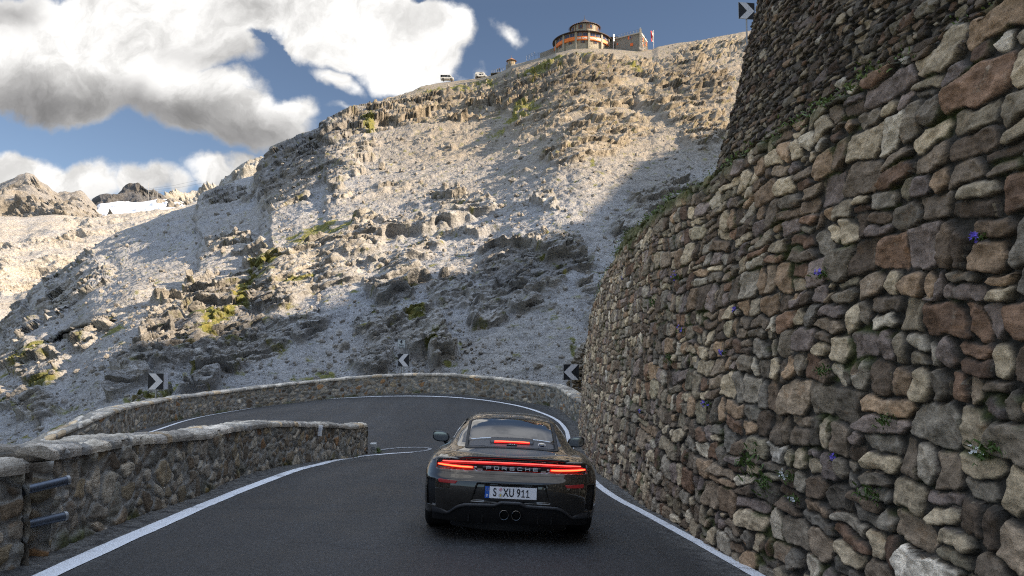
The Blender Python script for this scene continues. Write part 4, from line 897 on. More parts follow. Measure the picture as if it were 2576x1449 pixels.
# car materials
def car_mats():
    M = {}
    m = Mt('brown_metallic_paint'); fl = m.tex('Noise', 900, 2)
    m.set(Base_Color=m.ramp(fl.outputs[0], [(0.3, (0.025, 0.0200, 0.0138)), (0.7, (0.029, 0.0235, 0.0162))]), Metallic=0.55, Roughness=0.36)
    m.b.inputs['Coat Weight'].default_value = 1.0; m.b.inputs['Coat Roughness'].default_value = 0.015; m.b.inputs['Coat IOR'].default_value = 2.0; M['paint'] = m.m
    M['black'] = flat('black_plastic', (0.008, 0.008, 0.009), 0.6); M['grey'] = flat('satin_grey_plastic', (0.030, 0.031, 0.035), 0.38)
    M['gloss'] = flat('gloss_black', (0.006, 0.006, 0.008), 0.06); M['tyre'] = flat('tyre_rubber', (0.014, 0.014, 0.014), 0.78)
    M['rim'] = flat('dark_rim', (0.06, 0.06, 0.065), 0.3, 0.8); M['chrome2'] = flat('mirror_silver', (0.34, 0.37, 0.40), 0.03, 1.0, var=0.02); M['chrome'] = flat('polished_metal', (0.55, 0.55, 0.56), 0.12, 1.0); M['steel'] = flat('exhaust_inside', (0.02, 0.02, 0.02), 0.5, 0.6)
    m = Mt('window_glass'); gl = m.nd('ShaderNodeBsdfGlossy'); gl.inputs['Roughness'].default_value = 0.0; gl.inputs['Color'].default_value = (1, 1, 1, 1)
    tr = m.nd('ShaderNodeBsdfTransparent'); tr.inputs['Color'].default_value = (0.66, 0.70, 0.70, 1); fr = m.nd('ShaderNodeFresnel'); fr.inputs['IOR'].default_value = 3.6
    mx = m.nd('ShaderNodeMixShader'); m.L(fr.outputs[0], mx.inputs[0]); m.L(tr.outputs[0], mx.inputs[1]); m.L(gl.outputs[0], mx.inputs[2]); m.L(mx.outputs[0], m.o.inputs[0]); M['glass'] = m.m
    def emi(name, col, s, e0=None):
        m = Mt(name); m.set(Base_Color=(0.25, 0.01, 0.01), Roughness=0.2); m.b.inputs['Emission Color'].default_value = (*col, 1); m.b.inputs['Emission Strength'].default_value = s; return m.m
    M['lampcore'] = emi('lit_lamp_core', (1.0, 0.11, 0.03), 2.2); M['lamp'] = emi('lit_lamp_red', (1.0, 0.015, 0.012), 0.9); M['bar'] = emi('lit_light_bar', (1.0, 0.075, 0.06), 1.3); M['glow'] = emi('dim_lit_red', (1.0, 0.01, 0.01), 0.16)
    m = Mt('reflector_red'); n_ = m.tex('Voronoi', 160); m.set(Base_Color=m.ramp(n_.outputs[0], [(0.0, (0.22, 0.012, 0.012)), (1, (0.38, 0.03, 0.03))]), Roughness=0.18); M['reflector'] = m.m
    m = Mt('perforated_grille'); v = m.tex('Voronoi', 150); m.set(Base_Color=m.ramp(v.outputs[0], [(0.25, (0.006, 0.006, 0.006)), (0.45, (0.065, 0.065, 0.07))]), Roughness=0.5); M['grille'] = m.m
    M['white'] = flat('plate_white', (0.86, 0.87, 0.92), 0.35, var=0.03); M['blue'] = flat('plate_blue', (0.02, 0.11, 0.50), 0.35); M['ink'] = flat('plate_ink', (0.012, 0.013, 0.02), 0.4); M['yellow'] = flat('star_yellow', (0.7, 0.55, 0.05), 0.4)
    M['leather'] = flat('dark_leather', (0.030, 0.030, 0.033), 0.6); M['silver'] = flat('silver_letters', (0.62, 0.62, 0.64), 0.3, 0.3, var=0.03); M['pink'] = flat('pink_seal', (0.55, 0.25, 0.30), 0.5); M['badge'] = flat('badge_blue', (0.04, 0.05, 0.10), 0.3)
    return M
def build_car():
    K = car_mats(); root = empty('sports_car'); tag(root, 'dark brown sports coupe with lit red tail lights driving into the bend', 'car')
    TZ = lambda P: np.stack([P[..., 0], P[..., 1], P[..., 2] * ZS], -1)
    xs = np.r_[np.arange(-0.9875, 0.99, 0.0125)]; ys = np.r_[np.arange(-0.05, 1.5, 0.0125), np.arange(1.5, 4.72, 0.03)]; zs = np.arange(0.08, 1.34, 0.0125)
    V, Fc = surface_nets(F, xs, ys, zs)
    for _ in range(3):
        f = F(*V.T); g = grad(F, V, 0.002); st = np.clip(f, -0.008, 0.008)[:, None] * g; V = V - st * 0.9
    nrm = grad(F, V, 0.0035)
    o = mesh_np('body', TZ(V), Fc, K['paint'], root); nz = nrm / np.array([1, 1, ZS]); nz /= np.linalg.norm(nz, axis=1, keepdims=True)
    try: o.data.normals_split_custom_set_from_vertices(nz.astype(np.float32))
    except Exception as ex: print('normals', ex)
    body = o; o.data.materials.append(K['black']); zc_ = V[Fc].mean(1)[:, 2]; o.data.polygons.foreach_set('material_index', (zc_ < 0.262).astype(np.int32)); o.data.update()
    def patch(outline, proj, off, mat, name, parent=root, rings=10, dens=0.02, sink=0.006):
        """outline (a,b) closed polygon in the projection's plane -> surface patch standing 'off' proud of the skin"""
        O = np.array(outline, float); Q = []
        for i in range(len(O)):
            a, b = O[i], O[(i + 1) % len(O)]; n = max(1, int(np.linalg.norm(b - a) / dens)); Q += [a + (b - a) * t for t in np.linspace(0, 1, n, endpoint=False)]
        Q = np.array(Q); c = (O.max(0) + O.min(0)) / 2; n = len(Q); R = np.linspace(0.04, 1, rings)
        AB = c + R[:, None, None] * (Q - c)[None]; A, B = AB[..., 0], AB[..., 1]; P = proj(A.ravel(), B.ravel())
        N = grad(F0, P, 0.006); P = (P + N * off).reshape(rings, n, 3); N = N.reshape(rings, n, 3)
        rim = P[-1] - N[-1] * (off + sink); P = np.concatenate([P, rim[None]], 0); rr = rings + 1
        Vv = np.concatenate([P.reshape(-1, 3), P[0].mean(0, keepdims=True)], 0)
        i = np.arange(rr * n).reshape(rr, n); j = np.roll(i, -1, 1)
        Fq = np.stack([i[:-1], i[1:], j[1:], j[:-1]], -1).reshape(-1, 4); cc = np.full(n, rr * n); Fq = np.vstack([Fq, np.stack([i[0], j[0], cc, cc], -1)])
        tri = [tuple(f) if f[2] != f[3] else tuple(f[:3]) for f in Fq]
        me = bpy.data.meshes.new(name); me.from_pydata([tuple(v) for v in TZ(Vv)], [], tri); bm = bmesh.new(); bm.from_mesh(me); bmesh.ops.recalc_face_normals(bm, faces=bm.faces)
        bm.to_mesh(me); bm.free()
        me.polygons.foreach_set('use_smooth', [True] * len(me.polygons)); me.update()
        return link(name, me, mat, parent)
    topp = lambda x, y: np.stack([x, y, top_z(x, y)], -1)
    rearp = lambda x, z: np.stack([x, rear_y(x, z), z], -1)
    def rbox(x0, x1, y0, y1, r=0.05, k=5, x0t=None, x1t=None):
        x0t = x0 if x0t is None else x0t; x1t = x1 if x1t is None else x1t; P = []
        for cx, cy, a0, sx in ((x1t - r, y1 - r, 0, 1), (x0t + r, y1 - r, 90, 1), (x0 + r, y0 + r, 180, 1), (x1 - r, y0 + r, 270, 1)):
            for t in np.linspace(0, 90, k): P.append((cx + r * math.cos(rad(a0 + t)), cy + r * math.sin(rad(a0 + t))))
        return P
    # rear window: black frame strip all round, clear pane inside
    rw = patch(rbox(-0.1, 0.1, 0.685, 1.19, 0.07), topp, 0.003, K['gloss'], 'x'); bpy.data.objects.remove(rw)
    def ring(outer, inner, proj, off, mat, name, parent=root):
        O, I = np.array(outer), np.array(inner); n = len(O); R = np.linspace(0, 1, 5)
        AB = O[None] * (1 - R[:, None, None]) + I[None] * R[:, None, None]; P = proj(AB[..., 0].ravel(), AB[..., 1].ravel()); N = grad(F0, P, 0.006)
        P = (P + N * off).reshape(5, n, 3); N = N.reshape(5, n, 3); P = np.concatenate([(P[0] - N[0] * (off + 0.01))[None], P, (P[-1] - N[-1] * (off + 0.01))[None]], 0)
        i = np.arange(7 * n).reshape(7, n); j = np.roll(i, -1, 1); return mesh_np(name, TZ(P.reshape(-1, 3)), np.stack([i[:-1], j[:-1], j[1:], i[1:]], -1).reshape(-1, 4), mat, parent)
    dn = lambda P, k=8: [tuple(np.array(P[i]) * (1 - t) + np.array(P[(i + 1) % len(P)]) * t) for i in range(len(P)) for t in np.linspace(0, 1, k, endpoint=False)]
    pane = patch(rbox(-0.495, 0.495, 0.785, 1.485, 0.065), topp, 0.004, K['glass'], 'rear_window', rings=16)
    ring(dn(rbox(-0.512, 0.512, 0.475, 1.500, 0.075)), dn(rbox(-0.480, 0.480, 0.500, 1.468, 0.06)), topp, 0.0065, K['black'], 'window_frame', pane)
    # engine lid panel under the glass with the third brake light
    gp = patch(rbox(-0.49, 0.49, 0.495, 0.790, 0.05), topp, 0.003, K['grey'], 'engine_cover', rings=8)
    for a, b in ((-0.465, -0.23), (0.23, 0.465)): patch(rbox(a, b, 0.545, 0.72, 0.03), topp, 0.0065, K['grille'], 'air_grille', gp)
    patch(rbox(-0.30, 0.30, 0.512, 0.600, 0.02), topp, 0.006, K['grille'], 'air_grille', gp)
    def strip(x0, x1, zf, h, off, mat, name, parent=root, proj='rear', n=60, th=0.02, taper=0.0):
        X = np.linspace(x0, x1, n); h = np.broadcast_to(h, X.shape) * (1 - taper * np.abs(2 * (X - x0) / (x1 - x0) - 1) ** 8)
        rows = []
        for a, o_ in ((-0.5, -th), (-0.5, -0.15 * th), (-0.35, 0.0), (0.0, 0.002), (0.35, 0.0), (0.5, -0.15 * th), (0.5, -th)):
            if proj == 'rear':
                z = zf(X) + a * h; P = np.stack([X, rear_y(X, zf(X)) , z], -1); N = np.array([[0, -1.0, 0]]); P = P + N * (off + o_)
            else:
                y = zf(X) + a * h; P = np.stack([X, y, top_z(X, zf(X))], -1); P[:, 2] += off + o_ + (y - zf(X)) * 0.35
            rows.append(P)
        P = np.array(rows); P = np.concatenate([P.mean(0)[None][:, :1] * 0 + P[:, :1].mean(0, keepdims=True)[0][None] + 0 * P[:, :1], P, P[:, -1:].mean(0, keepdims=True) + 0 * P[:, -1:]], 1)
        return mesh_np(name, TZ(P.reshape(-1, 3)), grid_faces(7, P.shape[1]), mat, parent)
    hood = strip(-0.235, 0.235, lambda x: 0.690 + 0 * x, 0.13, 0.030, K['grey'], 'light_housing', gp, 'top', th=0.04)
    bl = strip(-0.195, 0.195, lambda x: 0.618 + 0.0 * x, 0.016, 0.030, K['lamp'], 'brake_light', root, 'top', th=0.012)
    strip(-0.190, 0.190, lambda x: 0.617 + 0.0 * x, 0.008, 0.033, K['lampcore'], 'light_strip', bl, 'top', th=0.006)
    zz = float(top_z(0, 0.550)) * ZS
    bd_ = MB().box((0, 0.550, zz + 0.014), (0.115, 0.030, 0.010), Matrix.Rotation(rad(20), 3, 'X')).build('model_badge', K['black'], root, bevel=0.003)
    text_mesh('GT3', 0.026, K['silver'], bd_, (0, 0.545, zz + 0.020), (rad(20), 0, 0), 0.001, 1.5)
    zz = float(top_z(0.33, 0.625)) * ZS; rb = MB(); rb.tube([(0.33, 0.625, zz + 0.004), (0.33, 0.619, zz + 0.016)], 0.040, 28); rb = rb.build('round_badge', K['chrome'], root, smooth=True)
    b2 = MB(); b2.tube([(0.33, 0.6195, zz + 0.015), (0.33, 0.6185, zz + 0.018)], 0.034, 28); b2.build('badge_face', K['badge'], rb, smooth=True)
    text_mesh('1963', 0.018, K['yellow'], rb, (0.33, 0.6265, zz + 0.0215), (rad(20), 0, 0), 0.0006, 1.2); text_mesh('25', 0.018, K['silver'], rb, (0.33, 0.608, zz + 0.0155), (rad(20), 0, 0), 0.0006, 1.2)
    # spoiler lip
    X = np.linspace(-0.60, 0.60, 80); rows = []
    for dy, dz in ((0.10, -0.004), (0.055, 0.010), (0.015, 0.020), (0.004, 0.017), (0.006, 0.004), (0.03, -0.012)):
        yy = rear_y(X, 0.818) + dy - 0.012 + 0.05 * np.clip((np.abs(X) - 0.52) / 0.08, 0, 1) ** 2; rows.append(np.stack([X, yy, top_z(X, np.maximum(yy, 0.13)) + dz * (1 - np.clip((np.abs(X) - 0.5) / 0.1, 0, 1) * 0.9)], -1))
    mesh_np('spoiler_lip', TZ(np.array(rows).reshape(-1, 3)), grid_faces(6, 80), K['gloss'], root)
    # light slot
    def back_panel():
        X = np.linspace(-0.762, 0.762, 90); rows = []
        for z in (0.714, 0.73, 0.75, 0.78, 0.80, 0.808): rows.append(np.stack([X, rear_y(X, 0.76 + 0 * X) + 0.027, z + 0 * X], -1))
        mesh_np('light_panel', TZ(np.array(rows).reshape(-1, 3)), grid_faces(6, 90), K['black'], root)
    back_panel()
    lb = strip(-0.715, 0.715, lambda x: 0.797 - 0.010 * (x / 0.7) ** 2, 0.0085, 0.004, K['bar'], 'light_bar', th=0.02, n=90)
    strip(-0.735, 0.735, lambda x: 0.780 - 0.010 * (x / 0.7) ** 2, 0.010, -0.004, K['glow'], 'light_bar_shade', lb, th=0.01, n=90)
    for sg in (-1, 1):
        a, b = (0.395, 0.765) if sg > 0 else (-0.765, -0.395)
        zf = lambda x: 0.741 + 0.014 * np.clip((np.abs(x) - 0.45) / 0.3, 0, 1) ** 1.6
        tl = strip(a, b, zf, 0.022, 0.004, K['lamp'], 'tail_light', th=0.02, taper=0.3); tl_ = strip(a + 0.006, b - 0.006, zf, 0.012, 0.010, K['lampcore'], 'light_strip', tl, th=0.008, taper=0.4)
        c = 0.372 * sg; strip(c - 0.014, c + 0.014, lambda x: 0.741 + 0 * x, 0.012, 0.004, K['chrome'], 'light_end', tl, th=0.01, n=6)
    strip(-0.30, 0.30, lambda x: 0.740 + 0 * x, 0.034, 0.0, K['gloss'], 'lettering_bar', th=0.02)
    # lettering, each letter drawn as thick strokes (wide grotesque)
    def letters():
        L = {'P': [[(0, 0), (0, 1), (.85, 1), (1, .85), (1, .55), (.85, .42), (0, .42)]], 'O': [[(.12, 0), (.88, 0), (1, .12), (1, .88), (.88, 1), (.12, 1), (0, .88), (0, .12), (.12, 0)]],
             'R': [[(0, 0), (0, 1), (.85, 1), (1, .85), (1, .55), (.85, .42), (0, .42)], [(.6, .42), (1, 0)]], 'S': [[(1, .88), (.88, 1), (.12, 1), (0, .88), (0, .62), (.12, .5), (.88, .5), (1, .38), (1, .12), (.88, 0), (.12, 0), (0, .12)]],
             'C': [[(1, .85), (.88, 1), (.12, 1), (0, .88), (0, .12), (.12, 0), (.88, 0), (1, .15)]], 'H': [[(0, 0), (0, 1)], [(1, 0), (1, 1)], [(0, .5), (1, .5)]], 'E': [[(1, 1), (0, 1), (0, 0), (1, 0)], [(0, .5), (.95, .5)]]}
        w, h, gap, t = 0.042, 0.025, 0.0795, 0.0070; mb = MB(); x0 = -0.258
        for i, ch in enumerate('PORSCHE'):
            mb = MB()
            for st in L[ch]:
                for (a, b), (c, d) in zip(st[:-1], st[1:]):
                    p = Vector((x0 + i * gap + a * w, 0, b * h)); q = Vector((x0 + i * gap + c * w, 0, d * h)); dl = (q - p); ln = dl.length
                    M = Matrix.Rotation(-math.atan2(dl.z, dl.x), 3, 'Y'); mid = (p + q) / 2; y = float(rear_y(mid.x, 0.74)) - 0.004
                    mb.box((mid.x, y, 0.7415 * ZS - h / 2 + mid.z + 0.001), (ln + t * 0.9, 0.006, t), M)
            mb.build('letter', K['silver'], root)
    letters()
    # bumper parts
    for sg in (-1, 1):
        X0, X1 = 0.545, 0.735
        patch([(sg * X0, 0.600), (sg * X1, 0.612), (sg * (X1 + .012), 0.600), (sg * (X1 + .004), 0.575), (sg * (X0 + 0.02), 0.572)], rearp, 0.004, K['reflector'], 'reflector', dens=0.01)
        # dark lining of the vertical side outlet
        rows = []; zz = np.linspace(0.335, 0.602, 24)
        for a in (0.0, 0.33, 0.66, 1.0):
            xx = (0.782 - 0.08 * (0.60 - zz)) * (1 - a) + (0.870 - 0.05 * (0.60 - zz)) * a; yy = rear_y(xx, zz) + 0.032; rows.append(np.stack([sg * xx, yy, zz], -1))
        v_ = mesh_np('side_outlet', TZ(np.array(rows).reshape(-1, 3)), grid_faces(4, 24), K['black'], root)
    # black underside shell behind the ridge
    X = np.linspace(-0.80, 0.80, 110); rows = []
    zl = ZL(np.abs(X))
    for t in np.linspace(0, 1, 12):
        z = 0.190 * (1 - t) + (zl + 0.015) * t; rows.append(np.stack([X, rear_y(X, z) + 0.030 - 0.03 * (1 - t), z], -1))
    mesh_np('diffuser', TZ(np.array(rows).reshape(-1, 3)), grid_faces(12, 110), K['black'], root)
    for fx in (-0.42, -0.28, 0.28, 0.42): MB().box((fx, 0.20, 0.235 * ZS), (0.008, 0.20, 0.07)).build('diffuser_fin', K['black'], root)
    X = np.linspace(-0.80, 0.80, 160); rz = lambda x: np.interp(np.abs(x), [0, 0.105, 0.155, 0.47, 0.54, 0.635, 0.70, 0.82], [0.395, 0.395, 0.368, 0.358, 0.335, 0.262, 0.275, 0.290])
    kern = np.ones(5) / 5; zr = np.convolve(np.pad(rz(X), 2, 'edge'), kern, 'valid'); rows = []
    tk = np.interp(np.abs(X), [0, 0.55, 0.64, 0.7, 0.82], [1, 1, 0.9, 2.0, 2.6])
    for dz, oy in ((0.030, 0.030), (0.026, -0.008), (0.016, -0.016), (-0.004, -0.018), (-0.010, -0.008), (-0.014, 0.03)): rows.append(np.stack([X, rear_y(X, zr) + oy, zr + dz * tk], -1))
    mesh_np('bumper_ridge', TZ(np.array(rows).reshape(-1, 3)), grid_faces(6, 160), K['grey'], root)
    # exhausts
    for sg in (-1, 1):
        ep = MB(); ep.tube([(sg * 0.061, 0.20, 0.270), (sg * 0.061, 0.035, 0.270)], 0.043, 32, cap=False); ep = ep.build('exhaust_pipe', K['steel'], root, smooth=True)
        r = MB(); r.tube([(sg * 0.061 + 0.0435 * math.cos(a), 0.035, 0.270 + 0.0435 * math.sin(a)) for a in np.linspace(0, 2 * math.pi, 33)], 0.0017, 8, cap=False); r.build('pipe_rim', K['chrome'], ep, smooth=True)
        k = MB(); k.tube([(sg * 0.061, 0.17, 0.270), (sg * 0.061, 0.18, 0.270)], 0.043, 24); k.build('pipe_baffle', K['black'], ep)
    # number plate
    py_ = float(rear_y(0, 0.50)) + 0.022; pz = 0.500 * ZS; tl = Matrix.Rotation(rad(-3), 3, 'X')
    npl = MB().box((0, py_, pz), (0.545, 0.012, 0.148)).build('number_plate', K['black'], root, bevel=0.004)
    MB().box((0.0215, py_ - 0.0075, pz + 0.004), (0.477, 0.006, 0.110)).build('plate_face', K['white'], npl, bevel=0.002)
    MB().box((-0.2405, py_ - 0.0075, pz + 0.004), (0.045, 0.0062, 0.110)).build('country_band', K['blue'], npl, bevel=0.002)
    y = py_ - 0.0108; zc = pz + 0.004
    text_mesh('D', 0.030, K['white'], npl, (-0.2405, y, zc - 0.030), (rad(90), 0, 0), 0.0008, 1.0, bold=0.0008, name='country_letter')
    s_ = MB()
    for k in range(12):
        a = k * math.pi / 6; s_.tube([(-0.2405 + 0.014 * math.cos(a), y + 0.0012, zc + 0.026 + 0.014 * math.sin(a)), (-0.2405 + 0.014 * math.cos(a), y, zc + 0.026 + 0.014 * math.sin(a))], 0.0021, 5)
    s_.build('stars', K['yellow'], npl)
    for t, x in (('S', -0.163), ('X', -0.052), ('U', 0.006), ('9', 0.076)):
        text_mesh(t, 0.108, K['ink'], npl, (x, y, zc - 0.001), (rad(90), 0, 0), 0.0008, 0.72, bold=0.0022, name='letter')
    for x in (0.124, 0.170):
        h_ = 0.072; q_ = MB(); q_.box((x, y, zc), (0.0095, 0.0016, h_)); q_.box((x, y - 0.0002, zc - h_ / 2 + 0.0045), (0.036, 0.0016, 0.009)); q_.box((x - 0.009, y - 0.0004, zc + h_ / 2 - 0.013), (0.026, 0.0016, 0.0095), Matrix.Rotation(rad(-42), 3, 'Y')); q_.build('letter', K['ink'], npl)
    for zz, c, nm in ((0.029, K['pink'], 'inspection_seal'), (-0.024, K['silver'], 'registration_seal')):
        d_ = MB(); r_ = 0.0165 if zz > 0 else 0.020; d_.tube([(-0.105, y + 0.0012, zc + zz), (-0.105, y - 0.0006, zc + zz)], r_, 20); d_ = d_.build(nm, c, npl)
        if zz < 0: MB().box((-0.105, y - 0.0010, zc + zz), (0.014, 0.001, 0.018)).build('crest', K['yellow'], d_)
        else:
            q = MB(); q.tube([(-0.105 + 0.010 * math.cos(a), y - 0.0008, zc + zz + 0.010 * math.sin(a)) for a in np.linspace(0, 2 * math.pi, 13)], 0.0012, 4); q.build('seal_ring', K['white'], d_)
    for sg in (-1, 1):
        for dz in (0.0,): pass
    # side glass, windscreen
    for sg in (-1, 1):
        sidep = lambda yv, zv: np.stack([side_x(yv, zv, sg), yv, zv], -1)
        q = patch([(1.32, 0.965), (1.5, 1.09), (1.72, 1.165), (2.1, 1.20), (2.5, 1.195), (2.8, 1.11), (3.02, 0.96), (2.2, 0.945), (1.5, 0.94)], sidep, 0.003, K['glass'], 'side_window')
    patch([(-0.60, 2.74), (-0.3, 2.70), (0.3, 2.70), (0.60, 2.74), (0.64, 3.30), (0.3, 3.40), (-0.3, 3.40), (-0.64, 3.30)], topp, 0.003, K['glass'], 'windscreen')
    # seams of the lid, the bumper and the roof
    def seam(pts, proj, name='panel_seam', r=0.0022):
        P = spline(pts, 0.02)[0]; Q = TZ(proj(P[:, 0], P[:, 1])); return MB().tube([tuple(v) for v in Q], r, 6).build(name, K['black'], body)
    for sg in (-1, 1):
        seam([(sg * 0.512, 0.56), (sg * 0.56, 0.47), (sg * 0.66, 0.36), (sg * 0.735, 0.27)], topp)
        seam([(sg * 0.475, 1.505), (sg * 0.482, 1.7), (sg * 0.485, 2.1), (sg * 0.47, 2.6)], topp)
        seam([(sg * 0.77, 0.80), (sg * 0.80, 0.79), (sg * 0.86, 0.77)], rearp)
    seam([(-0.43, 1.56), (0, 1.575), (0.43, 1.56)], topp)
    seam([(-0.76, 0.690), (-0.4, 0.682), (0, 0.680), (0.4, 0.682), (0.76, 0.690)], rearp, r=0.0016)
    # door handles are out of sight; mirrors
    for sg in (-1, 1):
        c = Vector((sg * 0.945, 2.80, 0.900 * ZS)); bm = bmesh.new(); bmesh.ops.create_uvsphere(bm, u_segments=32, v_segments=20, radius=1)
        for v in bm.verts:
            x, y, z = v.co; sx = math.copysign(abs(x) ** 0.72, x); sz = math.copysign(abs(z) ** 0.75, z)
            hz = 0.070 * (1 + 0.10 * sx * sg); v.co = (sx * 0.118, (y * 0.11 if y > 0 else y * 0.025), sz * hz + 0.012 * sx * sg)
        me = bpy.data.meshes.new('side_mirror'); bm.to_mesh(me); bm.free(); me.polygons.foreach_set('use_smooth', [True] * len(me.polygons)); mo = link('side_mirror', me, K['gloss'], root); mo.location = c
        g_ = MB(); n = 28; ring_ = [(0.102 * math.copysign(abs(math.cos(a)) ** 0.72, math.cos(a)), -0.030, (0.056 * (1 + 0.1 * math.cos(a) * sg)) * math.copysign(abs(math.sin(a)) ** 0.75, math.sin(a)) + 0.010 * math.cos(a) * sg) for a in np.linspace(0, 2 * math.pi, n, endpoint=False)]
        g_.add(ring_ + [(a_, b_ + 0.012, c_) for a_, b_, c_ in ring_], [tuple(range(n))] + [(i, (i + 1) % n, n + (i + 1) % n, n + i) for i in range(n)]); gl = g_.build('mirror_glass', K['chrome2'] if 'chrome2' in K else K['chrome'], mo)
        ar = MB(); ar.tube([(-sg * 0.06, 0.02, -0.06), (-sg * 0.085, 0.03, -0.10), (-sg * 0.11, 0.03, -0.145)], [0.028, 0.022, 0.028], 10); ar.build('mirror_arm', K['gloss'], mo, smooth=True)
    # cabin
    fl = MB().box((0, 2.0, 0.79 * ZS), (1.28, 2.6, 0.02)).build('cabin_floor', K['leather'], root)
    for sx in (-0.36, 0.36):
        s1 = MB(); s1.box((sx, 2.05, 0.90 * ZS), (0.46, 0.10, 0.34), Matrix.Rotation(rad(-14), 3, 'X')); s1.box((sx, 1.99, 1.10 * ZS), (0.26, 0.09, 0.16), Matrix.Rotation(rad(-10), 3, 'X')); s1.build('seat', K['leather'], root, bevel=0.035, smooth=True)
    MB().box((0, 2.62, 1.165 * ZS), (0.22, 0.03, 0.06)).build('inside_mirror', K['black'], root, bevel=0.012)
    MB().box((0, 3.05, 0.86 * ZS), (1.25, 0.45, 0.10)).build('dashboard', K['leather'], root, bevel=0.02)
    # wheels
    for ya, wd, rr_, xo in ((1.03, 0.315, 0.362, 0.925), (3.487, 0.255, 0.345, 0.90)):
        for sg in (-1, 1):
            w = empty('wheel'); w.parent = root; w.location = (sg * (xo - wd / 2), ya, rr_)
            prof = [(-0.5, 0.70), (-0.5, 0.82), (-0.485, 0.92), (-0.44, 0.975), (-0.36, 0.997), (-0.2, 1.0), (0.2, 1.0), (0.36, 0.997), (0.44, 0.975), (0.485, 0.92), (0.5, 0.82), (0.5, 0.70)]
            n = 64; A = np.linspace(0, 2 * np.pi, n, endpoint=False); V_ = np.array([[(x * wd, r * rr_ * math.cos(a), r * rr_ * math.sin(a)) for a in A] for x, r in prof])
            for gx in (): pass
            i = np.arange(len(prof) * n).reshape(-1, n); j = np.roll(i, -1, 1); mesh_np('tyre', V_.reshape(-1, 3), np.stack([i[:-1], j[:-1], j[1:], i[1:]], -1).reshape(-1, 4), K['tyre'], w)
            rm = MB(); rm.tube([(sg * wd * 0.30, 0, 0), (sg * wd * 0.36, 0, 0)], 0.06, 20); rm.tube([(-wd * 0.42, 0, 0), (-wd * 0.40, 0, 0)], 0.70 * rr_, 40)
            for k in range(10): a = k * math.pi / 5; rm.box((sg * wd * 0.36, 0.16 * math.cos(a) * 0.9, 0.16 * math.sin(a) * 0.9), (0.03, 0.24, 0.03), Matrix.Rotation(a, 3, 'X'))
            rm.tube([(sg * wd * 0.44, 0.69 * rr_ * math.cos(a), 0.69 * rr_ * math.sin(a)) for a in np.linspace(0, 2 * np.pi, 41)], 0.012, 6, cap=False)
            rm.build('rim', K['rim'], w, smooth=False)
    # stand it on the road, tail 6.95 m ahead of the camera, turned slightly left
    yaw = rad(1.1); cx, cy = -0.03, 6.95
    fw = Vector((-math.sin(yaw), math.cos(yaw), 0)); rt = Vector((math.cos(yaw), math.sin(yaw), 0))
    pr_ = Vector((cx, cy, 0)) + fw * 1.03; pf = Vector((cx, cy, 0)) + fw * 3.487
    zr_, zf_ = float(G(pr_.x, pr_.y)), float(G(pf.x, pf.y)); sl_ = (zf_ - zr_) / 2.457
    rl = (float(G(*(pr_ + rt * 0.77)[:2])) - float(G(*(pr_ - rt * 0.77)[:2]))) / 1.54
    f3 = (fw + Vector((0, 0, sl_))).normalized(); r3 = rt + Vector((0, 0, rl)); r3 = (r3 - f3 * r3.dot(f3)).normalized(); u3 = r3.cross(f3)
    R3 = Matrix((r3, f3, u3)).transposed()
    axle = Vector((pr_.x, pr_.y, zr_)); root.matrix_world = Matrix.Translation(axle - R3 @ Vector((0, 1.03 * 0.96, 0))) @ R3.to_4x4() @ Matrix.Diagonal((0.96, 0.96, 1, 1))
    return root
car = build_car()
# ------------------------------------------------------------------ things on the ridge
NW = MP.shape[0] - 16
ridge_row = MP[NW - 1]; ridge_px = 1288 + FPX * ridge_row[:, 0] / ridge_row[:, 1] * math.cos(PITCH)
def on_ridge(px):
    """top of the ridge under a photo column"""
    tb, _ = 0, 0; k = int(np.argmin(np.abs(np.linspace(-420, 2100, MP.shape[1]) - px)))
    return Vector(ridge_row[k])
def scale_at(Y): return FPX / Y
def stone_simple(name, c0, c1, scale=2.0):
    m = Mt(name); v = m.tex('Voronoi', scale * 1.6, vec=m.mapv((1, 1, 1.5))); n = m.tex('Noise', scale * 3, 6, 0.7)
    sp = m.nd('ShaderNodeSeparateColor'); m.L(v.outputs['Color'], sp.inputs[0])
    c = m.ramp(sp.outputs[0], [(0.0, c0), (1.0, c1)]); c = m.mix(0.6, c, m.ramp(n.outputs[0], [(0.3, 0.5), (0.7, 1.5)]), 'MULTIPLY')
    m.set(Base_Color=c, Roughness=0.9); m.bump(m.mth('ADD', m.mth('MULTIPLY', v.outputs['Distance'], -1.0), n.outputs[0]), 0.15, 0.8); return m.m
M_hs = stone_simple('hotel_stone', (0.20, 0.18, 0.145), (0.40, 0.37, 0.30), 1.6); M_hd = stone_simple('dark_hotel_stone', (0.16, 0.15, 0.13), (0.28, 0.265, 0.235), 1.4)
M_or = flat('orange_panel', (0.78, 0.20, 0.03), 0.55, scale=0.6); M_shut = flat('orange_shutter', (0.80, 0.16, 0.03), 0.55); M_roof = flat('dark_roof', (0.055, 0.042, 0.038), 0.7, scale=1.0)
M_wood = flat('brown_wood', (0.16, 0.075, 0.04), 0.7); M_glz = flat('blue_window_glass', (0.05, 0.07, 0.13), 0.08); M_wh = flat('white_paint', (0.75, 0.74, 0.70), 0.5, scale=1.5); M_fr = flat('pale_frame', (0.52, 0.36, 0.28), 0.5)
M_post = flat('galvanised_steel', (0.33, 0.34, 0.35), 0.45, 0.5); M_rail = flat('dark_rail', (0.10, 0.12, 0.15), 0.5, 0.3); M_red = flat('flag_red', (0.55, 0.02, 0.04), 0.7); M_dkred = flat('flag_emblem', (0.28, 0.01, 0.02), 0.7)
M_metal = flat('bright_flue', (0.72, 0.72, 0.72), 0.25, 0.7, var=0.04)
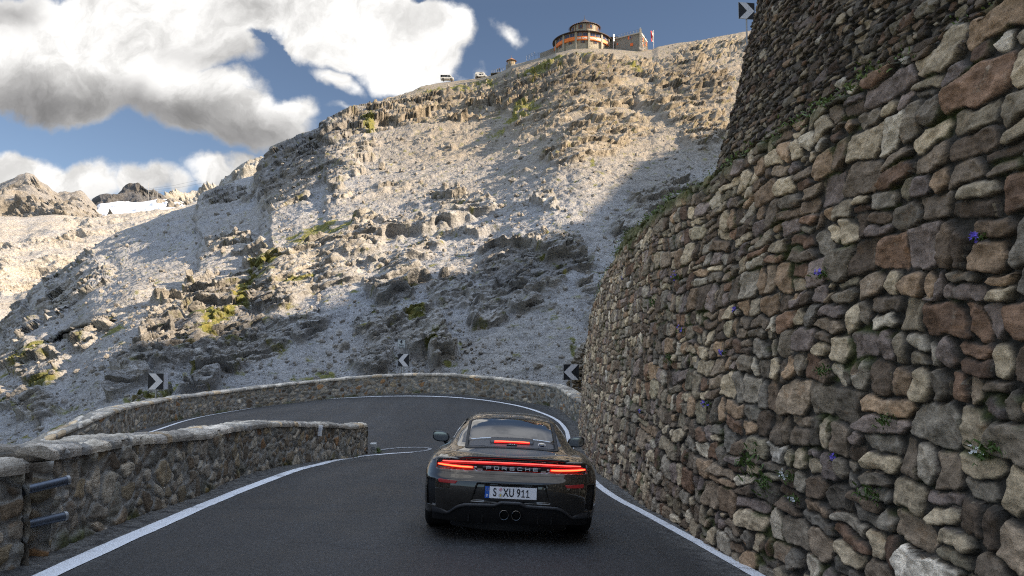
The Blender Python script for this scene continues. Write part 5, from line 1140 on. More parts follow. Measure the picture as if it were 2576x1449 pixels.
def hotel():
    Yc = 239.0; z0 = at(1475, 123, 229).z + 1.5; cx = at(1464, 100, Yc).x
    root = empty('hotel', (cx, Yc, z0)); tag(root, 'round stone mountain restaurant with an orange sign band and a small tower on the ridge', 'building')
    R = 9.2
    def arc(a0, a1, r0, r1, h0, h1, n=12):
        """curved block: angle 0 faces the camera, positive to the right"""
        mb = MB(); A = [rad(a0 + (a1 - a0) * i / n) for i in range(n + 1)]
        P = lambda a, r, h: (r * math.sin(a), -r * math.cos(a), h)
        vs = []
        for a in A: vs += [P(a, r1, h0), P(a, r1, h1), P(a, r0, h1), P(a, r0, h0)]
        fs = [(4 * i + k, 4 * i + (k + 1) % 4, 4 * i + 4 + (k + 1) % 4, 4 * i + 4 + k) for i in range(n) for k in range(4)] + [(0, 1, 2, 3), (4 * n + 3, 4 * n + 2, 4 * n + 1, 4 * n)]
        return mb.add(vs, fs)
    wall = arc(-180, 180, 0.5, R - 0.25, -8, 4.55, 64).build('wall', M_hs, root, smooth=True)
    for a in (-104, -75, -46, -18, 8.5, 38, 66, 94): arc(a - 2.0, a + 2.0, R - 0.5, R + 0.42, -8, 4.7, 2).build('pillar', M_hs, root)
    secs = [(-102, -77), (-73, -48), (-44, -20), (-16, 6.5), (10.5, 36), (40, 64), (68, 92)]
    for a0, a1 in secs:
        b = arc(a0, a1, R - 0.3, R + 0.30, 1.95, 3.12, 8).build('sign_band', M_or, root, smooth=False)
        for k in range(2):
            w0 = a0 + (a1 - a0) * (0.04 + 0.49 * k); w1 = w0 + (a1 - a0) * 0.43
            f = arc(w0, w1, R - 0.3, R + 0.02, 3.2, 4.5, 5).build('window', M_fr, root)
            for j in range(2):
                p0 = w0 + (w1 - w0) * (0.06 + 0.47 * j); arc(p0, p0 + (w1 - w0) * 0.41, R - 0.2, R + 0.05, 3.3, 4.4, 3).build('pane', M_glz, f)
        w0 = (a0 + a1) / 2 - 3.5
        f = arc(w0, w0 + 9, R - 0.4, R - 0.18, 1.05, 1.80, 3).build('window', M_wood, root); arc(w0 + 1.8, w0 + 7, R - 0.3, R - 0.14, 1.15, 1.70, 2).build('pane', M_glz, f)
    def arc_text(txt, a0, step, h, size):
        for i, ch in enumerate(txt):
            if ch == ' ': continue
            a = rad(a0 + step * i); o = text_mesh(ch, size, M_wh, root, ((R + 0.32) * math.sin(a), -(R + 0.32) * math.cos(a), h), (rad(90), 0, a), 0.02, 1.0, name='sign_letter', bold=0.03)
    arc_text('BAR CAFE', -13.5, 2.45, 2.50, 0.74); arc_text('RESTAURANT', 11.8, 2.45, 2.50, 0.80); arc_text('BAR', 55, 2.6, 2.5, 0.7)
    # ring roof
    mb = MB(); n = 72; prof = [(R + 0.9, 4.62), (R + 0.95, 4.80), (4.0, 6.3), (4.0, 4.7)]
    vs = [(r * math.sin(2 * math.pi * i / n), -r * math.cos(2 * math.pi * i / n), h) for i in range(n) for r, h in prof]
    mb.add(vs, [(4 * i + k, 4 * i + (k + 1) % 4, 4 * ((i + 1) % n) + (k + 1) % 4, 4 * ((i + 1) % n) + k) for i in range(n) for k in range(4)]); mb.build('roof', M_roof, root)
    # tower
    tz = 5.3; tw = empty('tower'); tw.parent = root; tw.location = (1.0, 0, 0.9)
    arc(-180, 180, 0.5, 4.75, 4.8, 8.75, 48).build('tower_wall', M_hs, tw, smooth=True)
    for a in (-46, 3, 47): arc(a - 1.5, a + 1.5, 4.5, 4.88, 4.8, 8.7, 2).build('tower_post', M_wood, tw)
    for a in (-66, -23, 18, 62):
        f = arc(a - 9, a + 9, 4.5, 4.86, 7.0, 8.45, 4).build('window', M_wood, tw); arc(a - 3, a + 6, 4.5, 4.90, 7.3, 8.2, 3).build('pane', M_glz, f)
    for i in range(44):
        a = 2 * math.pi * i / 44; MB().box(((5.0) * math.sin(a), -(5.0) * math.cos(a), 8.75), (0.14, 1.2, 0.14), Matrix.Rotation(a, 3, 'Z')).build('rafter', M_wood, tw)
    mb = MB(); n = 40; prof = [(5.2, 8.85), (5.2, 9.0), (2.6, 10.3), (1.7, 11.0), (0.10, 12.3), (0.05, 13.6)]
    vs = [(r * math.sin(2 * math.pi * i / n), -r * math.cos(2 * math.pi * i / n), h) for i in range(n) for r, h in prof]; m_ = len(prof)
    mb.add(vs, [(m_ * i + k, m_ * i + k + 1, m_ * ((i + 1) % n) + k + 1, m_ * ((i + 1) % n) + k) for i in range(n) for k in range(m_ - 1)]); mb.build('tower_roof', M_roof, tw)
    # connecting block with the bright flue
    MB().box((9.6, 1.5, 1.2), (3.4, 7.0, 9.6)).build('link_wall', M_hd, root); MB().box((9.9, 1.2, 5.65), (4.2, 8.0, 0.25)).build('link_roof', M_roof, root)
    o = MB().box((12.4, -1.0, 3.2), (2.2, 3.4, 2.2), Matrix.Rotation(rad(20), 3, 'Z')).build('bay_window', M_or, root); MB().box((12.4, -1.1, 3.3), (1.7, 3.5, 1.2), Matrix.Rotation(rad(20), 3, 'Z')).build('pane', M_glz, o)
    rf = MB(); rf.add([(11.2, -3.2, 5.6), (14.2, -2.2, 4.3), (14.2, 2.5, 4.3), (11.2, 1.5, 5.6), (11.2, -3.2, 5.4), (14.2, -2.2, 4.1), (14.2, 2.5, 4.1), (11.2, 1.5, 5.4)], [(0, 1, 2, 3), (7, 6, 5, 4), (0, 4, 5, 1), (1, 5, 6, 2), (2, 6, 7, 3), (3, 7, 4, 0)]); rf.build('bay_roof', M_roof, root)
    MB().tube([(10.35, -3.2, -1.0), (10.35, -3.2, 6.5)], 0.20, 12).build('flue', M_metal, root, smooth=True)
    # wing: quadrilateral, nearest corner towards the camera
    Cn = Vector((18.3, -9.0, 0)); Lf = Cn + Vector((-7.4, 4.8, 0)); Rt = Cn + Vector((3.5, 7.6, 0)); Bk = Lf + (Rt - Cn)
    w = MB(); h = 4.3; base = -6.5; q = [Cn, Rt, Bk, Lf]; w.add([p + Vector((0, 0, base)) for p in q] + [p + Vector((0, 0, h)) for p in q], [(0, 1, 2, 3), (4, 5, 6, 7), (0, 1, 5, 4), (1, 2, 6, 5), (2, 3, 7, 6), (3, 0, 4, 7)]); w.build('wing_wall', M_hd, root)
    def on(a, b, t, z, off=0.0):
        d = (b - a).normalized(); n_ = Vector((d.y, -d.x, 0)); p = a + (b - a) * t + n_ * off; p.z = z; return p, math.atan2(d.y, d.x)
    def blk(a, b, t, z, w_, h_, dp, mat, name, off=0.0, par=root):
        p, r = on(a, b, t, z, off); return MB().box(p, (w_, dp, h_), Matrix.Rotation(r, 3, 'Z')).build(name, mat, par)
    blk(Lf, Cn, 0.5, h + 0.12, 8.9, 0.38, 0.5, M_fr if False else flat('pale_cornice', (0.42, 0.40, 0.36), 0.7), 'cornice', 0.1); blk(Cn, Rt, 0.5, h + 0.12, 8.4, 0.38, 0.5, M_wh, 'cornice', 0.12)
    for t, z in ((0.62, 3.6), (0.66, 1.1)):
        f = blk(Lf, Cn, t, z, 1.0, 0.95, 0.3, M_shut if z < 2 else M_fr, 'window', 0.02); (z > 2) and blk(Lf, Cn, t, z, 0.7, 0.75, 0.34, M_glz, 'pane', 0.03, f)
    blk(Lf, Cn, 0.54, 3.6, 0.45, 1.0, 0.3, M_shut, 'shutter', 0.06); blk(Lf, Cn, 0.08, 2.4, 0.4, 0.5, 0.3, M_shut, 'shutter', 0.03)
    for t, z in ((0.24, 3.2), (0.24, 0.9), (0.72, 3.2)):
        f = blk(Cn, Rt, t, z, 1.5, 1.15, 0.3, M_wh, 'window', 0.04); blk(Cn, Rt, t, z, 0.9, 0.9, 0.34, M_glz, 'pane', 0.05, f); blk(Cn, Rt, t + 0.12, z, 0.9, 1.15, 0.2, M_shut, 'shutter', 0.22)
    for t, ww in ((0.0, 0.8), (0.55, 0.7), (1.0, 0.6)):
        p, r = on(Cn, Rt, t, 0, 0.1); mb = MB(); mb.tube([p + Vector((0.0, -0.4, -3.5)), p + Vector((0, 0, h + 1.5 if t == 0 else h + 0.9))], [ww * 1.05, ww * 0.55], 4); mb.build('buttress', M_hd, root); c_ = MB().box(p + Vector((0, 0, h + (1.7 if t == 0 else 1.1))), (0.25, 0.25, 0.4)).build('lamp', M_metal, root)
    for a, b, nm in ((Lf, Cn, 9), (Cn, Rt, 9)):
        mb = MB(); A = [on(a, b, t, h + 0.3, 0)[0] for t in np.linspace(0.02, 0.98, nm)]
        for p in A: mb.tube([p, p + Vector((0, 0, 1.05))], 0.045, 5)
        for dz in (0.55, 1.05): mb.tube([A[0] + Vector((0, 0, dz)), A[-1] + Vector((0, 0, dz))], 0.04, 5)
        mb.build('railing', M_rail, root)
    return root
hotel()
def flagpole():
    b = at(1644.5, 123, 236); k = 236 / FPX; root = empty('flagpole', (b.x, 236, b.z - 1)); tag(root, 'white flagpole with a red and white banner right of the stone restaurant', 'flagpole')
    MB().tube([(0, 0, 0), (0, 0, 7.6)], 0.06, 8).build('pole', M_wh, root, smooth=True)
    def cloth(x0, x1, mat, nm):
        z = np.linspace(3.6, 7.35, 24); x = np.linspace(x0, x1, 6); Xg, Zg = np.meshgrid(x, z); Y = 0.12 * np.sin(Zg * 2.2 + Xg * 5) + 0.02
        Xg = Xg + 0.06 * np.sin(Zg * 1.6) * (Xg < -0.3); return mesh_np(nm, np.stack([Xg, Y, Zg], -1).reshape(-1, 3), grid_faces(24, 6), mat, root)
    cloth(-0.46, -0.06, M_wh, 'banner'); o = cloth(-0.90, -0.46, M_red, 'banner')
    e = MB(); pts = [(-0.48, 0.0), (-0.62, 0.10), (-0.78, 0.42), (-0.66, 0.30), (-0.56, 0.34), (-0.52, 0.62), (-0.46, 0.74), (-0.40, 0.62), (-0.36, 0.34), (-0.26, 0.30), (-0.14, 0.42), (-0.30, 0.10), (-0.44, 0.0), (-0.36, -0.3), (-0.46, -0.22), (-0.56, -0.3)]
    e.prism([(x, 5.2 + z) for x, z in pts], 0.02, Matrix.Translation((0, -0.16, 0))); e.build('emblem', M_dkred, root)
flagpole()
def low_wall():
    a, b = at(1358, 143, 240), at(1396, 121, 239); root = MB(); d = (b - a); n = 10
    A = [a + d * i / n for i in range(n + 1)]; top = lambda i: 1.2 + 0.15 * math.sin(i)
    vs = []
    for i, p in enumerate(A): vs += [(p.x, p.y, p.z - 4), (p.x, p.y, at(1358 + 38 * i / n, 134 - 12.5 * i / n, 240).z), (p.x, p.y + 0.8, at(1358 + 38 * i / n, 134 - 12.5 * i / n, 240).z), (p.x, p.y + 0.8, p.z - 4)]
    root.add(vs, [(4 * i + k, 4 * i + (k + 1) % 4, 4 * i + 4 + (k + 1) % 4, 4 * i + 4 + k) for i in range(n) for k in range(4)] + [(0, 1, 2, 3), (4 * n, 4 * n + 1, 4 * n + 2, 4 * n + 3)])
    o = root.build('terrace_wall', M_hd); tag(o, 'grey stone terrace wall left of the round restaurant', 'stone wall', kind='thing')
low_wall()
def fence(p0, p1, h, n, label, rails=(0.35, 0.7, 1.0), r=0.035, mat=None, sink=0.5):
    root = empty('fence', p0); tag(root, label, 'fence', kind='thing'); d = p1 - p0; mb = MB()
    for i in range(n):
        q = d * i / (n - 1); MB().tube([q + Vector((0, 0, -sink)), q + Vector((0, 0, h))], r * 1.3, 6).build('post', mat or M_rail, root)
    for z in rails: mb = MB(); mb.tube([Vector((0, 0, h * z)), d + Vector((0, 0, h * z))], r, 5); mb.build('rail', mat or M_rail, root)
    return root
fence(at(1324, 152, 247), at(1345, 142, 246), 1.7, 4, 'dark metal railing climbing the ridge between the kiosk and the terrace wall')
fence(at(1345, 143, 245), at(1372, 138, 244), 1.3, 4, 'thin railing on the ridge just below the grey terrace wall')
M_rw = flat('weathered_rail', (0.34, 0.33, 0.34), 0.6)
fence(at(1237, 184, 258), at(1267, 177, 256), 1.15, 6, 'grey railing of the lookout platform where two people stand', mat=M_rw)
def platform():
    a, b = at(1236, 186, 258), at(1268, 178, 256); mb = MB(); d = b - a; L_ = d.length; m_ = Matrix.Rotation(-math.atan2(d.z, d.x), 3, 'Y')
    mb.box((a + b) / 2 + Vector((0, 1.2, -0.1)), (L_, 3.0, 0.22), m_); mb.box(a + Vector((0.5, 1.2, -1.4)), (0.4, 2.4, 2.4)); o = mb.build('lookout_platform', M_hd); tag(o, 'narrow lookout platform on the ridge below the kiosk', 'platform', kind='thing')
platform()
def kiosk():
    b = at(1286.5, 164, 254); root = empty('kiosk', b); tag(root, 'small octagonal kiosk with a brown pointed roof on the ridge', 'kiosk'); n = 8
    def pr(r0, h0, r1, h1, mat, nm): mb = MB(); mb.tube([(0, 0, h0), (0, 0, h1)], [r0, r1], n); return mb.build(nm, mat, root)
    pr(2.0, -3.0, 2.0, -0.05, M_hd, 'base'); wl = pr(1.35, 0, 1.35, 1.75, flat('kiosk_wall', (0.30, 0.25, 0.16), 0.8), 'wall')
    for k in range(8):
        a = 2 * math.pi * k / 8; MB().box((1.36 * math.cos(a), 1.36 * math.sin(a), 0.85), (0.12, 0.12, 1.7)).build('post', M_wood, root)
    pr(2.0, 1.55, 0.15, 2.75, flat('kiosk_roof', (0.26, 0.13, 0.07), 0.8), 'roof'); pr(0.08, 2.7, 0.03, 3.7, M_wood, 'finial')
    rl = MB(); pts = [(2.0 * math.cos(a), 2.0 * math.sin(a), 0.8) for a in np.linspace(math.pi * 0.9, math.pi * 1.6, 6)]; rl.tube(pts, 0.04, 5)
    for p in pts: rl.tube([(p[0], p[1], -0.1), p], 0.04, 5)
    rl.build('railing', M_rw, root)
kiosk()
# two people at the railing
def person(px, py, h, label, shirt, trousers):
    b = at(px, py, 256.5); g = MB(); k = h / 1.75
    bm = bmesh.new(); J = {'pel': (0, 0, .95), 'ch': (0, .02, 1.30), 'nk': (0, .02, 1.48), 'hd': (0, .0, 1.63), 'tp': (0, 0, 1.74), 'shl': (-.19, .02, 1.42), 'ell': (-.25, 0, 1.14), 'hal': (-.20, -.16, .98), 'shr': (.19, .02, 1.42), 'elr': (.25, 0, 1.14), 'har': (.20, -.16, .98),
                           'hpl': (-.10, 0, .90), 'knl': (-.11, -.02, .50), 'ftl': (-.11, .02, .06), 'tol': (-.12, -.16, .04), 'hpr': (.10, 0, .90), 'knr': (.12, -.01, .50), 'ftr': (.13, .02, .06), 'tor': (.15, -.16, .04)}
    R_ = dict(pel=.15, ch=.16, nk=.06, hd=.105, tp=.07, shl=.065, ell=.045, hal=.035, shr=.065, elr=.045, har=.035, hpl=.09, knl=.06, ftl=.045, tol=.04, hpr=.09, knr=.06, ftr=.045, tor=.04)
    ed = [('pel', 'ch'), ('ch', 'nk'), ('nk', 'hd'), ('hd', 'tp'), ('ch', 'shl'), ('shl', 'ell'), ('ell', 'hal'), ('ch', 'shr'), ('shr', 'elr'), ('elr', 'har'), ('pel', 'hpl'), ('hpl', 'knl'), ('knl', 'ftl'), ('ftl', 'tol'), ('pel', 'hpr'), ('hpr', 'knr'), ('knr', 'ftr'), ('ftr', 'tor')]
    ks = list(J); me = bpy.data.meshes.new('person'); me.from_pydata([tuple(c * k for c in J[a]) for a in ks], [(ks.index(a), ks.index(b_)) for a, b_ in ed], [])
    o = link('person', me); sk = o.modifiers.new('s', 'SKIN')
    for i, a in enumerate(ks): me.skin_vertices[0].data[i].radius = (R_[a] * k,) * 2; me.skin_vertices[0].data[i].use_root = a == 'pel'
    o.modifiers.new('ss', 'SUBSURF').levels = 1; bpy.context.view_layer.update()
    m2 = bpy.data.meshes.new_from_object(o.evaluated_get(bpy.context.evaluated_depsgraph_get())); o.modifiers.clear(); o.data = m2; o.location = b
    m = Mt('person_clothes'); sp = m.nd('ShaderNodeSeparateXYZ'); m.L(m.co('Object'), sp.inputs[0])
    c = m.ramp(m.mth('DIVIDE', sp.outputs[2], h), [(0.0, trousers), (0.54, shirt), (0.86, (0.42, 0.25, 0.18)), (0.945, (0.05, 0.035, 0.025))], 'CONSTANT'); m.set(Base_Color=c, Roughness=0.8); m2.materials.clear(); m2.materials.append(m.m)
    tag(o, label, 'person')
person(1252, 182, 1.55, 'person in a pale green top at the lookout railing, left one of two', (0.30, 0.34, 0.26), (0.12, 0.12, 0.13)); person(1256.3, 181, 1.65, 'person in a dark jacket at the lookout railing, right one of two', (0.05, 0.06, 0.07), (0.05, 0.05, 0.06))
# vans parked on the skyline
def van(px0, px1, py_t, py_b, Y, label, camper):
    a, b = at(px0, py_b, Y), at(px1, py_b, Y); L_ = b.x - a.x; H = at(px0, py_t, Y).z - a.z; root = empty('camper_van' if camper else 'van', ((a.x + b.x) / 2, Y, a.z)); tag(root, label, 'van')
    W_ = 2.0; nose = [(-.5, .13), (-.5, .93), (-.47, 1.0), (.20, 1.0), (.25, .95), (.36, .58), (.47, .48), (.5, .36), (.5, .13)] if not camper else [(-.5, .13), (-.5, .55), (-.46, .92), (-.38, 1.0), (.18, .98), (.34, .80), (.33, .66), (.36, .56), (.45, .45), (.5, .34), (.5, .13)]
    pr = MB(); pr.prism([(x * L_, z * H) for x, z in nose], W_, Matrix.Translation((0, -W_ / 2, 0))); bd = pr.build('body', M_wh, root, bevel=0.06)
    def win(x0, x1, z0, z1, cut=0, nm='window'): q = MB(); q.prism([(x0 * L_, z0 * H), (x1 * L_, z0 * H), ((x1 - cut) * L_, z1 * H), (x0 * L_, z1 * H)], 0.06, Matrix.Translation((0, -W_ / 2 - 0.04, 0))); return q.build(nm, M_glz2, root)
    if camper: win(-.44, -.34, .35, .55); win(-.12, .05, .45, .66); win(.12, .22, .50, .70); win(-.08, .14, .84, .90, 0, 'roof_window')
    else: win(-.47, .05, .55, .92); win(.09, .31, .52, .90, .12); win(-.49, -.40, .5, .9)
    st = MB().box((0, -W_ / 2 - 0.02, 0.17 * H), (L_ * 0.96, 0.05, 0.10)).build('sill_trim', M_tyre2, root)
    for sx in (-.30, .31):
        for sy in (-1, 1): w = MB(); w.tube([(sx * L_, sy * (W_ / 2 - 0.22), 0.15 * H), (sx * L_, sy * (W_ / 2 + 0.03), 0.15 * H)], 0.17 * H, 20); w.build('wheel', M_tyre2, root)
M_glz2 = flat('dark_van_glass', (0.02, 0.025, 0.03), 0.1); M_tyre2 = flat('van_tyre', (0.02, 0.02, 0.02), 0.8)
van(1108.5, 1141.5, 189.5, 202, 263, 'white van with dark side windows parked on the skyline', False)
van(1195, 1224.5, 183, 196.5, 263, 'white high-roof camper van parked on the skyline', True)
M_steel = flat('pylon_steel', (0.42, 0.42, 0.41), 0.5, 0.2)
def pylon():
    Y = 860; root = empty('cable_pylon', at(385, 533, Y)); tag(root, 'slender steel lift pylon with wires in front of the glacier', 'pylon'); k = FPX / Y
    P = lambda px, py: at(px, py, Y) - root.location
    for q in (((373, 533), (373.5, 459)), ((380, 530), (388, 476)), ((393, 530), (397, 477))): MB().tube([P(*q[0]), P(*q[1])], 0.17, 5).build('leg', M_steel, root)
    for q in (((360, 473), (378, 472)), ((376, 480), (412, 482)), ((381, 476), (388, 474)), ((388, 476), (381, 500))): MB().tube([P(*q[0]), P(*q[1])], 0.15, 5).build('cross_arm', M_steel, root)
    for q in (((376, 474), (500, 452)), ((390, 477), (520, 458))): MB().tube([P(*q[0]), P((q[0][0] + q[1][0]) / 2, (q[0][1] + q[1][1]) / 2 + 3), P(*q[1])], 0.10, 4).build('cable', M_rail, root)
pylon()
# ------------------------------------------------------------------ signs
M_sb = flat('sign_black', (0.008, 0.010, 0.016), 0.75); M_sw = flat('sign_reflective_grey', (0.62, 0.63, 0.68), 0.5, var=0.04); M_sback = flat('sign_back', (0.36, 0.35, 0.33), 0.5, 0.3); M_pale = flat('number_sign_face', (0.50, 0.56, 0.60), 0.4, var=0.04)
def chevron(px, py, Y, size, rz, way, label, post_to, side=0, name='chevron_sign', post_top=None):
    c = at(px, py, Y); root = empty(name, (c.x, c.y, post_to)); tag(root, label, 'road sign', 'chevron signs along the bend'); zc = c.z - post_to; h = size / 2
    R_ = Matrix.Rotation(rz, 4, 'Z')
    pl = MB().box((0, 0, zc), (size, 0.018, size), None).build('sign_panel', M_sback, root); pl.matrix_local = R_
    f = MB().box((0, -0.012, zc), (size * 0.985, 0.006, size * 0.985)).build('panel_face', M_sb, pl)
    w = 0.42 * size; s = way   # arrow head: left (-1) or right (+1)
    pts = [(-0.46 * size * s, -0.49 * size), (-0.02 * size * s, -0.49 * size), (0.47 * size * s, 0), (-0.02 * size * s, 0.49 * size), (-0.46 * size * s, 0.49 * size), (0.02 * size * s, 0)]
    q = MB(); q.prism([(x, zc + z) for x, z in pts], 0.004, Matrix.Translation((0, -0.019, 0))); q.build('arrow', M_sw, pl)
    if side:
        sp = MB().box((0, 0, 0), (size * 0.30, 0.015, size * 0.98)).build('side_panel', M_sw, root); sp.matrix_local = R_ @ Matrix.Translation((side * size * 0.52, 0.06, zc)) @ Matrix.Rotation(rad(-side * -78), 4, 'Z') @ Matrix.Translation((side * size * 0.10, 0, 0))
    MB().tube([(0, 0.03, -0.3), (0, 0.03, (zc + h * 0.9) if post_top is None else post_top)], 0.028, 12).build('post', M_post, root, smooth=True)
    return root
zb = lambda px, py, Y: at(px, py, Y).z
chevron(392, 959, 25.6, 0.57, rad(-4), 1, 'black and white arrow sign pointing right behind the left part of the outer wall', zb(392, 1012, 25.6), side=1)
chevron(1015.5, 905.5, 32.6, 0.575, rad(-22), -1, 'black and white arrow sign pointing left below the turn number plate', zb(1010, 960, 32.6), side=-1, post_top=None)
chevron(1437, 935.5, 28.0, 0.605, rad(3), -1, 'black and white arrow sign pointing left beside the foot of the high wall', zb(1437, 1000, 28.0))
chevron(1878, 27, 25.4, 0.62, rad(8), 1, 'dark arrow sign seen at the very top above the high wall', 10.2)
def number_sign():
    c = at(1009.8, 864.5, 33.2); root = empty('turn_number_sign', (c.x, c.y, zb(1010, 965, 33.2))); tag(root, 'small pale plate with the number four above the middle arrow sign', 'road sign'); zc = c.z - root.location.z
    p = MB().box((0, 0, zc), (0.345, 0.015, 0.385)).build('sign_panel', M_pale, root, bevel=0.004); fr = MB()
    for x, z, w, h in ((0, 0.186, 0.335, 0.006), (0, -0.186, 0.335, 0.006), (0.167, 0, 0.006, 0.37), (-0.167, 0, 0.006, 0.37)): fr.box((x, -0.009, zc + z), (w, 0.004, h))
    fr.build('frame', M_sb, p)
    text_mesh('4', 0.235, M_sb, p, (-0.01, -0.010, zc + 0.085), depth=0.002, bold=0.008, name='number'); text_mesh('°', 0.16, M_sb, p, (0.075, -0.010, zc + 0.10), depth=0.002, name='number')
    text_mesh('Kehre', 0.088, M_sb, p, (0, -0.010, zc - 0.055), depth=0.002, bold=0.002, name='lettering'); text_mesh('tornante', 0.078, M_sb, p, (0, -0.010, zc - 0.140), depth=0.002, bold=0.002, name='lettering')
    MB().tube([(0, 0.03, -0.3), (0, 0.03, zc + 0.15)], 0.026, 12).build('post', M_post, root, smooth=True)
number_sign()
# ------------------------------------------------------------------ small things by the road
def wall_marker():
    p = onroad(806, 1160); c = at(805.5, 1083, p[1] - 0.10); root = empty('wall_reflector', c); tag(root, 'white reflector plate fixed upright on the left stone wall', 'reflector')
    MB().box((0, 0, 0), (0.085, 0.02, 0.215), Matrix.Rotation(rad(6), 3, 'Y')).build('plate', flat('bright_white', (0.9, 0.9, 0.9), 0.4, var=0.02), root, bevel=0.006); MB().box((0.02, 0.06, 0.02), (0.02, 0.12, 0.03)).build('bracket', M_post, root); MB().box((0, -0.013, 0.03), (0.045, 0.006, 0.07), Matrix.Rotation(rad(6), 3, 'Y')).build('reflective_strip', M_sw, root)
wall_marker()
def milestone():
    p = onroad(939, 1138); z = float(G(*p)); root = empty('marker_stone', (p[0], p[1], z)); tag(root, 'small pale marker stone standing at the end of the left wall', 'marker stone')
    n = [( -0.095, -0.1), (-0.085, 0.19), (-0.07, 0.225), (0.07, 0.235), (0.085, 0.20), (0.10, -0.1)]
    q = MB(); q.prism(n, 0.14, Matrix.Translation((0, -0.07, 0))); q.build('stone', flat('weathered_concrete', (0.42, 0.42, 0.40), 0.85, scale=14, var=0.3), root, bevel=0.012)
    MB().box((0, -0.076, 0.12), (0.10, 0.006, 0.08)).build('number_field', flat('faded_paint', (0.25, 0.25, 0.26), 0.8), root)
    c = MB().box((0, 0, 0.235), (0.15, 0.13, 0.02)).build('painted_top', M_wh, root, bevel=0.006)
milestone()
def pipes():
    root = empty('pipe_railing', tuple(onroad(70, 1400)) + (float(G(*onroad(70, 1400))),)); tag(root, 'pair of short bluish metal pipes closing the gap in the left wall', 'railing')
    m_ = flat('blue_grey_pipe', (0.10, 0.12, 0.155), 0.42, 0.6); o = root.location
    for (a, b, r) in (((76, 1230, 5.3), (168, 1208, 5.55), 0.033), ((66, 1320, 5.3), (162, 1298, 5.55), 0.033)):
        p, q = at(*a) - o, at(*b) - o; d_ = (q - p).normalized(); mb = MB(); mb.tube([p - d_ * 0.06, q], r, 20); t = mb.build('pipe', m_, root, smooth=True)
        e = MB(); e.tube([q - d_ * 0.01, q + d_ * 0.012], r * 1.12, 20); e.build('end_cap', M_post, t)
        k = MB(); k.tube([p + d_ * 0.05, p + d_ * 0.05 + Vector((0.0, 0.25, 0))], 0.02, 8); k.build('bracket', M_post, t)
pipes()
# ------------------------------------------------------------------ vegetation
def leaf_mat(name, a, b, c):
    m = Mt(name); n = m.tex('Noise', 25, 4); m.set(Base_Color=m.ramp(n.outputs[0], [(0.3, a), (0.5, b), (0.7, c)]), Roughness=0.7); return m.m
M_leaf = leaf_mat('alpine_leaf', (0.03, 0.055, 0.012), (0.07, 0.12, 0.02), (0.14, 0.18, 0.04)); M_grass = leaf_mat('ledge_grass', (0.045, 0.075, 0.015), (0.10, 0.15, 0.03), (0.20, 0.22, 0.06))
M_vio = leaf_mat('violet_petal', (0.12, 0.08, 0.50), (0.20, 0.14, 0.68), (0.32, 0.24, 0.80)); M_wfl = leaf_mat('white_petal', (0.65, 0.65, 0.62), (0.8, 0.8, 0.78), (0.85, 0.85, 0.85))
rng = random.Random(5)
def blades(mb, c, n, r, h, droop=0.0, w=0.006, out=(-0.5, -0.2)):
    for _ in range(n):
        b = Vector(c) + Vector((rng.gauss(0, r * 0.5), rng.gauss(0, r * 0.5), rng.gauss(0, r * 0.35))); d = Vector((rng.gauss(0, 0.5) + out[0], rng.gauss(0, 0.5) + out[1], rng.uniform(0.3, 1.0))).normalized() * h * rng.uniform(0.5, 1.2)
        s = d.cross(Vector((rng.gauss(0, 1), rng.gauss(0, 1), rng.gauss(0, 1)))).normalized() * w; t = b + d * 0.55; e = b + d + Vector((0, 0, -droop * h)); mb.add([b - s, b + s, t + s * 0.8, t - s * 0.8, e], [(0, 1, 2, 3), (3, 2, 4)])
LPX = 1288 + 0 * LV[..., 0]; _cy = LV[..., 2] / LV[..., 1]; _c, _s = math.cos(PITCH), math.sin(PITCH)
_dz = LV[..., 2] * _c - LV[..., 1] * _s; _dd = LV[..., 1] * _c + LV[..., 2] * _s; LPX = 1288 + FPX * LV[..., 0] / np.maximum(_dd, 0.1); LPY = 724 - FPX * _dz / np.maximum(_dd, 0.1)
LPX = np.where(_dd > 0.5, LPX, -9999)
def on_wall(px, py):
    k = np.unravel_index(np.argmin((LPX - px) ** 2 + (LPY - py) ** 2), LPX.shape); return Vector(LV[k])
def clump(px, py, kind, size, label, group):
    p = on_wall(px, py) + Vector((-0.02, -0.01, 0)); root = empty('flower_clump' if kind != 'moss' else 'moss_clump', p); tag(root, label, 'flowers' if kind != 'moss' else 'moss', group)
    g = MB(); blades(g, (0, 0, -0.01), int(30 + 300 * size), size, size * 0.7 + 0.02, 0.5, 0.004 + size * 0.03); g.build('leaves', M_leaf, root)
    if kind != 'moss':
        f = MB(); n = int(6 + 60 * size)
        for _ in range(n):
            c = Vector((rng.gauss(-0.04, size * 0.3), rng.gauss(-0.02, size * 0.45), rng.gauss(0.01, size * 0.35))); ax = Vector((rng.gauss(-1, 0.5), rng.gauss(-0.6, 0.5), rng.gauss(0.2, 0.5))).normalized(); a = ax.orthogonal().normalized(); b = ax.cross(a); r = 0.014 if kind == 'violet' else 0.011
            for k in range(5):
                t = 2 * math.pi * k / 5; u = a * math.cos(t) + b * math.sin(t); v = a * math.cos(t + 0.5) + b * math.sin(t + 0.5); v2 = a * math.cos(t - 0.5) + b * math.sin(t - 0.5); f.add([c, c + v2 * r * 0.6 + ax * 0.006, c + u * r * 1.2 + ax * 0.010, c + v * r * 0.6 + ax * 0.006], [(0, 1, 2, 3)])
        f.build('blossoms', M_vio if kind == 'violet' else M_wfl, root)
